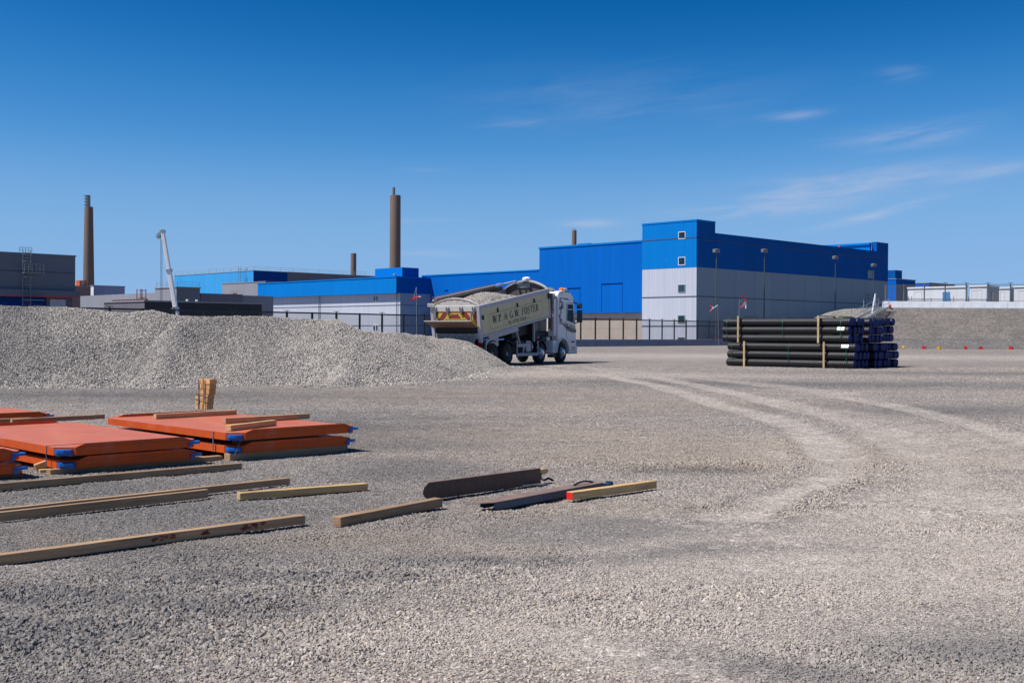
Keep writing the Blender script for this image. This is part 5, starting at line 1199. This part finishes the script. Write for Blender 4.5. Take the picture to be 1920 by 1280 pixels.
# timber frames round the bundles
def frame(xoff, L0, b, lab):
    f = empty('timber_clamp', (0, 0, 0), 0, lab, 'timber frame', 'timber frames clamping the pipe bundles')
    base = org+ax*xoff; w0 = b*(4*PD*1.02+.36)-.065; w1 = w0+4*PD*1.02+.13; z0 = L0*(PD+.004)+(.008 if L0 else 0); z1 = z0+3*PD+.03
    f.location = base+nn*w0+Vector((0, 0, z0)); f.rotation_euler = (0, 0, PANG); W = w1-w0
    m = MB(); m.box(-.042, .042, -.05, 0.0, -.0 if L0 else .0, z1-z0+.04); m.build('post', WOODP, f)
    m = MB(); m.box(-.055, .055, W, W+.05, 0, z1-z0+.04); m.build('post', WOODP, f)
    if L0: m = MB(); m.box(-.05, .05, -.049, W+.049, z1-z0+.042, z1-z0+.085); m.build('beam', WOODP, f)
WOODP = timber('pale_frame_timber', (.52, .38, .20), .2)
for (xo, L0, nm) in ((-5.28, 0, 'left frame post on the lower front pipe bundle'), (-1.35, 0, 'right frame post on the lower front pipe bundle')): frame(xo, L0, 0, 'upright pale timber, '+nm)
for (xo, L0, nm) in ((-5.60, 3, 'left frame post on the upper front pipe bundle'), (-1.62, 3, 'right frame post on the upper front pipe bundle')): frame(xo, L0, 0, 'upright pale timber, '+nm)
frame(-1.55, 3, 1, 'pale timber frame across the top of the middle upper bundle')
# green straps and labels belong to the front pipes
GRN = paint('green_strap', (.01, .16, .08), .5)
for L0, xs_ in ((0, (-6.0, -3.1, -.35)), (3, (-6.05, -3.2, -.42))):
    for xo in xs_:
        m = MB(); z0 = L0*(PD+.004)+(.008 if L0 else 0); b_ = org+ax*(xo+(0 if not L0 else -.2))
        pts = [b_+nn*(-.004)+Vector((0, 0, z0+PR)), b_+nn*(-.004)+Vector((0, 0, z0+2.5*PD)), b_+nn*(PR*.9)+Vector((0, 0, z0+3*PD+.03)), b_+nn*(4*PD)+Vector((0, 0, z0+3*PD+.03))]
        for a, c in zip(pts, pts[1:]): m.bar(a, c, .025, .012)
        o = m.build('strap', GRN); tag(o, f"green plastic strap round the {'upper' if L0 else 'lower'} front pipe bundle, {['left', 'middle', 'right'][xs_.index(xo)]} one", 'strap')
for L_, xo in ((2, -.42), (4, -.62)):
    c0 = org+ax*(xo)+nn*(-.004); z = L_*(PD+.004)+PR+(.03 if L_ > 2 else 0)
    m = MB(); n = 8
    vs = []
    for i in range(n+1):
        a = R(-5+50*i/n); 
        for dx in (-.17, .17): q = org+ax*(xo+dx)+nn*(PR-(PR+.012)*math.cos(a)); vs.append((q.x, q.y, z+(PR+.012)*math.sin(a)))
    m.add(vs, [(2*i, 2*i+1, 2*i+3, 2*i+2) for i in range(n)]); o = m.build('paper_label', WHITE); tag(o, ['white paper label on the third pipe up, near its blue end', 'white paper label on the fifth pipe up, near its blue end'][L_//4], 'label')

# ------------------------------------------------------------------ orange steel panels
E1 = Vector((.71, .704, 0)).normalized(); E2 = Vector((-.704, .71, 0)).normalized(); EANG = math.atan2(E1.y, E1.x)
PT = .082
def panel(N, z, W, Lg, lab, grp, conns=(1, 1, 1, 1), rot=0, rim_back=True, dy=0):
    o = empty('steel_plate', (N.x, N.y, z), EANG+rot, lab, 'steel panel', grp); ch = .16
    m = MB(); pr = [(ch, 0), (W-ch*.3, 0), (W, ch*.5), (W, Lg-ch), (W-ch, Lg), (ch, Lg), (0, Lg-ch), (0, ch)]
    m.add([(x, y, 0) for x, y in pr]+[(x, y, PT) for x, y in pr], [tuple(range(8))[::-1]]+[(i, (i+1) % 8, 8+(i+1) % 8, 8+i) for i in range(8)]); m.build('frame', ORANGEP, o, recalc=False)
    m = MB(); m.add([(x, y, PT+.0005) for x, y in pr], [tuple(range(8))]); m.build('deck', ORANGET, o, recalc=False)
    m = MB(); h = .036; w_ = .09
    def rim(a, b, y0, y1):
        m.add([(a, y0, PT+.001), (b, y0, PT+.001), (b, y1, PT+.001), (a, y1, PT+.001), (a+.10, y0, PT+h), (b-.10, y0, PT+h), (b-.10, y1, PT+h*.6), (a+.10, y1, PT+h*.6)], [(0, 3, 2, 1), (4, 5, 6, 7), (0, 1, 5, 4), (1, 2, 6, 5), (2, 3, 7, 6), (3, 0, 4, 7)])
    rim(ch, W-ch*.5, .003, .003+w_); m.build('rim', ORANGEP, o)
    if rim_back: m = MB(); rim(ch, W-ch, Lg-w_-.003, Lg-.003); m.build('rim', ORANGEP, o)
    for k, (x, y, a) in enumerate(((.04, .04, -135), (W-.02, .04, -20), (W-.03, Lg-.03, 45), (.04, Lg-.03, 135))):
        if not conns[k] or k == 3: continue
        m = MB(); d = Vector((math.cos(R(a)), math.sin(R(a)), 0)); s_ = Vector((-d.y, d.x, 0)); p = Vector((x, y, PT*.42))
        q = [p-s_*.08-d*.06, p-s_*.08+d*.01, p-s_*.03+d*.06, p+s_*.03+d*.06, p+s_*.08+d*.01, p+s_*.08-d*.06]
        n = len(q); m.add([v for v in q]+[v+Vector((0, 0, .028)) for v in q], [tuple(range(n))[::-1], tuple(range(n, 2*n))]+[(i, (i+1) % n, n+(i+1) % n, n+i) for i in range(n)])
        m.bar(p-s_*.08-d*.05+Vector((0, 0, -.012)), p+s_*.08-d*.05+Vector((0, 0, -.012)), .03, .05); m.build('corner_bracket', CONN, o)
    return o
def strapband(o, name, pts, w_=.016):
    m = MB()
    for a, b in zip(pts, pts[1:]): m.bar(a, b, w_, .004)
    return m.build(name, STRAP, o)
NB = G(437, 812, .33); NA = G(113, 841, .28); NB.z = NA.z = 0
g_ = 'orange steel panels stacked on timber'
print('NA', NA, 'NB', NB)
WA, LA, WB, LB = 1.52, 3.3, 1.70, 3.25
b1 = panel(NB+E1*.02+E2*.06, .092, WB-.02, LB, 'lower orange panel of the right stack, resting on a timber', g_, rim_back=False); b2 = panel(NB, .243, WB, LB, 'upper orange panel of the right stack, with loose timbers on it', g_)
a1 = panel(NA+E1*.04+E2*.03, .065, WA, LA, 'lower orange panel of the middle stack', g_, rim_back=False); a2 = panel(NA, .200, WA, LA, 'large upper orange panel of the middle stack, tied by a thin strap', g_)
strapband(a2, 'strap', [(.0-.004, .33, -.14), (-.004, .33, PT+.003), (WA+.0, .33, PT+.003)], .012); strapband(b2, 'strap', [(-.005, .42, -.15), (-.005, .42, PT)], .02)
strapband(b2, 'strap', [(.10, -.01, PT*.4), (.02, .0, -.16)], .010)
RC = G(42, 846, .27); RC.z = 0; NC = RC-E1*1.5
c1 = panel(NC-E1*.0-E2*.06, .065, 1.5, 3.0, 'lower orange panel of the nearest stack at the left edge', g_, rim_back=False); c2 = panel(NC, .195, 1.5, 3.0, 'upper orange panel of the nearest stack at the left edge', g_)
RD = G(92, 775, .27); RD.z = 0; ND = RD-E1*1.6-E2*.1
d1 = panel(ND, .065, 1.6, 1.7, 'lower orange panel of the far stack at the left edge', g_, rim_back=False); d2 = panel(ND, .195, 1.6, 1.7, 'upper orange panel of the far stack at the left edge', g_)

# ------------------------------------------------------------------ timbers
def beam_at(a, b, wd, ht, mat, lab, z=0, name='timber_plank', grp='loose timbers on the gravel', end=None, bend=0, cat='timber'):
    """a, b: ground points of the front lower edge; the timber lies behind that edge"""
    a = Vector((a.x, a.y, 0)); b = Vector((b.x, b.y, 0)); L_ = (b-a).length; n = 10
    m = MB(); vs = []
    for i in range(n+1):
        x = L_*i/n; yb = bend*math.sin(PI*i/n)
        for (y, zz) in ((0, 0), (0, ht), (wd, ht), (wd, 0)): vs.append((x, y+yb+random.uniform(-.0012, .0012), zz+random.uniform(-.001, .001)))
    fs = []
    for i in range(n):
        for k in range(4): fs.append((4*i+k, 4*i+(k+1) % 4, 4*i+4+(k+1) % 4, 4*i+4+k))
    fs += [(0, 3, 2, 1), (4*n, 4*n+1, 4*n+2, 4*n+3)]
    m.add(vs, fs); o = m.build(name, mat, None, bevel=.004); o.location = (a.x, a.y, z); o.rotation_euler = (0, 0, math.atan2(b.y-a.y, b.x-a.x))
    tag(o, lab, cat, grp)
    if end: e = MB().add([(-.002, .003, .003), (-.002, wd-.003, .003), (-.002, wd-.003, ht-.003), (-.002, .003, ht-.003)], [(0, 3, 2, 1)]).build('painted_end', end, o)
    return o
gz = .012
def GG(px, py, z=gz): return G(px, py, z)
q1 = GG(572.5, 981.5); q0 = GG(0, 1060.5); q0 = q0+(q0-q1)*.35
lb = beam_at(q0, q1, .075, .066, WOODD, 'longest pale timber beam with reddish stains, nearest the camera at left', z=gz)
STAIN = paint('red_stain', (.22, .055, .03), .8, .3, 20)
LLb = (Vector((q1.x, q1.y, 0))-Vector((q0.x, q0.y, 0))).length; m = MB()
for fx, wd in ((.865, .05), (.83, .03), (.635, .035), (.60, .045), (.725, .02)):
    x = LLb*fx
    for k in range(7):
        xx_, zz2 = x+random.uniform(-wd, wd), random.uniform(.018, .05); r = random.uniform(.006, .016)
        n = 7; m.add([(xx_+r*1.6*math.cos(2*PI*i/n)*random.uniform(.7, 1.2), -.0022, zz2+r*.7*math.sin(2*PI*i/n)*random.uniform(.7, 1.2)) for i in range(n)], [tuple(range(n))])
m.build('stain', STAIN, lb)
q1 = GG(391, 932.5); q0 = GG(0, 978); q0 = q0+(q0-q1)*.4
beam_at(q0, q1, .05, .072, WOODD, 'front one of the two timbers lying side by side at left', z=gz)
q1 = GG(544, 907.5); q0 = GG(0, 969); q0 = q0+(q0-q1)*.2; 
beam_at(q0, q1, .06, .062, WOODD, 'rear one of the two timbers lying side by side, reaching further right', z=gz)
q1 = GG(453.6, 879.5); q0 = GG(0, 919.5); q0 = q0+(q0-q1)*.3
beam_at(q0, q1, .06, .066, WOODD, 'long brown timber beam just in front of the orange panel stacks', z=gz)
beam_at(GG(450, 937.5), GG(690, 918.5), .08, .062, WOODY, 'shorter pale yellow timber right of the paired timbers', z=gz)
beam_at(GG(639, 988.5), GG(830, 950.5), .085, .075, WOODD, 'dark weathered timber with orange edge, right of the longest beam', z=gz)
beam_at(GG(1074, 937.8), GG(1231.5, 914.8), .075, .070, WOODY, 'pale timber with its end painted bright red', z=gz, end=paint('end_red', (.78, .02, .015), .5))
# bearers under the stacks
p = GG(431, 864.5); qv = GG(652, 845)
o = beam_at(p, qv, .12, .088, WOODD, 'dark bearer timber under the front of the right orange stack', z=.005, grp='bearer timbers under the orange panels')
beam_at(NB+E2*2.6-E1*.02, NB+E2*2.6+E1*1.75, .12, .086, WOODD, 'bearer timber under the back of the right orange stack', z=.005, grp='bearer timbers under the orange panels')
for N_0, W_, nm in ((NA, 1.9, 'middle'), (NC, 1.55, 'nearest left'), (ND, 1.6, 'far left')):
    for k, e in enumerate((.12, 1.4)):
        beam_at(N_0+E2*e-E1*.05, N_0+E2*e+E1*W_, .10, .060, WOODD, f"bearer timber under the {['front', 'rear'][k]} of the {nm} orange stack", z=.004, grp='bearer timbers under the orange panels')
# spacer blocks between panels
for N_0, W_, z0, z1, nm in ((NB, 1.7, .175, .242, 'right'), (NA, 1.45, .148, .199, 'middle'), (NC, 1.45, .148, .194, 'nearest left'), (ND, 1.5, .148, .194, 'far left')):
    for k, e in enumerate((.35, 1.4)):
        beam_at(N_0+E2*e+E1*.25, N_0+E2*e+E1*(W_-.3), .09, z1-z0, WOODD, f"{['front', 'rear'][k]} spacer timber between the {nm} pair of orange panels", z=z0, grp='spacer timbers between orange panels')
zA, zB_ = .284, .328
beam_at(G(23, 794.5, zA), G(197, 784.5, zA), .06, .060, WOOD, 'reddish timber lying on the back of the middle orange panel', z=zA, grp='timbers lying on the orange panels')
q1 = G(22, 793, zA); q0 = G(-60, 797.5, zA); beam_at(q0+E1*.02+E2*.12, q1+E2*.12+E1*.3, .05, .052, WOOD, 'timber cut by the left photo edge on the middle orange panel', z=zA, grp='timbers lying on the orange panels')
beam_at(G(293, 785.5, zB_), G(444, 776.5, zB_), .07, .062, WOOD, 'upper left timber lying on the right orange stack', z=zB_, grp='timbers lying on the orange panels')
beam_at(G(423, 794.0, zB_), G(581, 784.5, zB_), .07, .066, WOOD, 'longer timber lying towards the right on the right orange stack', z=zB_, grp='timbers lying on the orange panels')
beam_at(G(433, 807.5, zB_+.002), G(519, 797.0, zB_+.002), .075, .064, WOODY, 'short pale timber at the front corner of the right orange stack', z=zB_+.002, grp='timbers lying on the orange panels')
# tilted offcut
p = GG(62, 884); m = MB(); m.bar((0, 0, 0), (.21, .14, .085), .07, .062); o = m.build('timber_offcut', WOODY, None, bevel=.003); o.location = (p.x+.02, p.y, .055); tag(o, 'small yellow timber offcut tilted between the left and middle stacks', 'timber')
p = GG(92, 886); m = MB(); m.bar((0, 0, 0), (.36, .22, .01), .07, .03); o = m.build('timber_offcut', WOODY, None, bevel=.003); o.location = (p.x-.1, p.y, .03); tag(o, 'flat pale board under the tilted offcut by the stacks', 'timber')
# strapped bundle of blocks standing on the right stack
bc = NB+E2*(LB-.30)+E1*(1.25); bc = G(388, 767, zB_); bd = empty('timber_bundle', (bc.x, bc.y, zB_), EANG+R(-82), 'upright strapped bundle of short timber blocks at the back of the orange stack', 'timber bundle')
blockm = timber('block_timber', (.62, .34, .13), .25); hb = .074
for k in range(6):
    z = k*hb; lean = -.012*(5-k)+(.02 if k > 2 else 0)
    for j, (x0, x1, y0, y1) in enumerate(((-.13, -.045, -.07, .07), (-.04, .045, -.07, .07), (.05, .13, -.06, .06))):
        dx = lean+random.uniform(-.006, .006)
        m = MB(); m.box(x0+dx, x1+dx, y0+random.uniform(-.008, .008), y1, z+.0015, z+hb-.0015+.0); m.build('block', blockm, bd, bevel=.003)
m = MB()
for x in (-.08, .04): m.box(x-.02, x-.004, -.084, -.080, 0, 6*hb+.004)
for z in (2*hb-.004, 3*hb-.004): m.box(-.16, .15, -.086, -.081, z, z+.008)
m.build('strap', STRAP, bd)

# ------------------------------------------------------------------ steel fork extensions and rod
FK = paint('rusty_fork_steel', (.095, .055, .04), .65, .35, 6, dirt=(.22, .10, .05), dirt_amt=.5); FKB = paint('worn_blue_paint', (.015, .06, .12), .5, .3, 5, dirt=(.12, .06, .04), dirt_amt=.6)
FKT = paint('rubbed_fork_top', (.24, .15, .11), .5, .35, 8, dirt=(.16, .19, .24), dirt_amt=.8)
# fork 1: channel lying on its edge
a = GG(795, 938.5); b = GG(1016, 906.5); Lk = (b-a).length; o = empty('fork_sleeve', (a.x, a.y, gz), math.atan2(b.y-a.y, b.x-a.x), 'dark rusty steel fork sleeve standing on edge, rounded left end', 'fork sleeve', 'steel fork sleeves')
h = .152; pr = [(.06, 0), (.005, .035), (-.012, .075), (.005, .115), (.06, h), (Lk-.02, h*1.0), (Lk-.02, h*.72), (Lk+.0, h*.70), (Lk, h*.3), (Lk-.015, h*.28), (Lk-.015, 0)]
MB().prism(pr, 'y', 0, .008).build('web', FK, o, bevel=.003); MB().box(.08, Lk-.03, .0085, .06, h-.008, h+.0).build('flange', FKT, o, bevel=.002); MB().box(.08, Lk-.03, .0085, .06, 0, .008).build('flange', FK, o)
lettering('chalk_mark', ring(.05, .035, .03, .012, 30, 260, .0035, .003), RIMD, o, (Lk-.2, -.0015, .05), (1, 0, 0), (0, 0, 1))
p = b+(b-a).normalized()*.005; m = MB(); m.prism([(0, 0), (.02, .055), (.15, .05), (.17, .02), (.14, .0)], 'y', .02, .07); oo = m.build('timber_offcut', WOODY, None, bevel=.003); oo.location = (b.x-.03, b.y, gz+.075); oo.rotation_euler = (0, R(-3), math.atan2(b.y-a.y, b.x-a.x)); tag(oo, 'yellow timber stub poking from the upright fork sleeve', 'timber')
# fork 2: lying flat
a = GG(925, 957); b = GG(1137, 916.5); Lk = (b-a).length; ang = math.atan2(b.y-a.y, b.x-a.x); o = empty('fork_sleeve', (a.x, a.y, gz), ang, 'flat steel fork sleeve with blue side and worn rusty top', 'fork sleeve', 'steel fork sleeves')
MB().prism([(0, .02), (.06, .0), (Lk, .0), (Lk, .058), (.02, .058)], 'y', 0, .008).build('web', FKB, o, bevel=.002); MB().prism([(0, .02), (.06, .0), (Lk, .0), (Lk, .058), (.02, .058)], 'y', .142, .15).build('web', FKB, o)
tp = [(-.10, .06), (-.11, .075), (-.10, .10), (-.04, .15), (Lk-.05, .15), (Lk-.05, .0), (.02, .0), (-.05, .035)]
MB().prism(tp, 'z', .0585, .067).build('flange', FKT, o, bevel=.002)
m = MB(); pts = [(Lk-.42+.05*i, .075, .072+.022*math.sin(PI*i/6)) for i in range(7)]; m.tube(pts, .009, 6); m.build('handle', CHAS, o, smooth=True)
m = MB(); m.bar((Lk-.04, .03, .03), (Lk+.12, .03, .035), .05, .02); m.cyl((Lk+.10, .03, .01), (Lk+.10, .03, .06), .035, n=10); m.build('hook', FKB, o)
a = GG(979, 911.5); b = GG(1022, 906.0); m = MB(); m.bar((0, 0, .012), (.22, .10, .012), .02, .012); o = m.build('steel_rod', GALV, None); o.location = (a.x, a.y, gz); tag(o, 'short pale steel rod lying between the two fork sleeves', 'rod')
a = GG(1030, 903); m = MB(); m.tube([(-.06, 0, .015), (-.02, .03, .04), (.03, .0, .015), (.07, .02, .035), (.12, 0, .012)], .012, 6); o = m.build('chain_hook', CHAS, None, smooth=True); o.location = (a.x-.08, a.y, gz); tag(o, 'black chain hook on the gravel behind the red ended timber', 'hook')
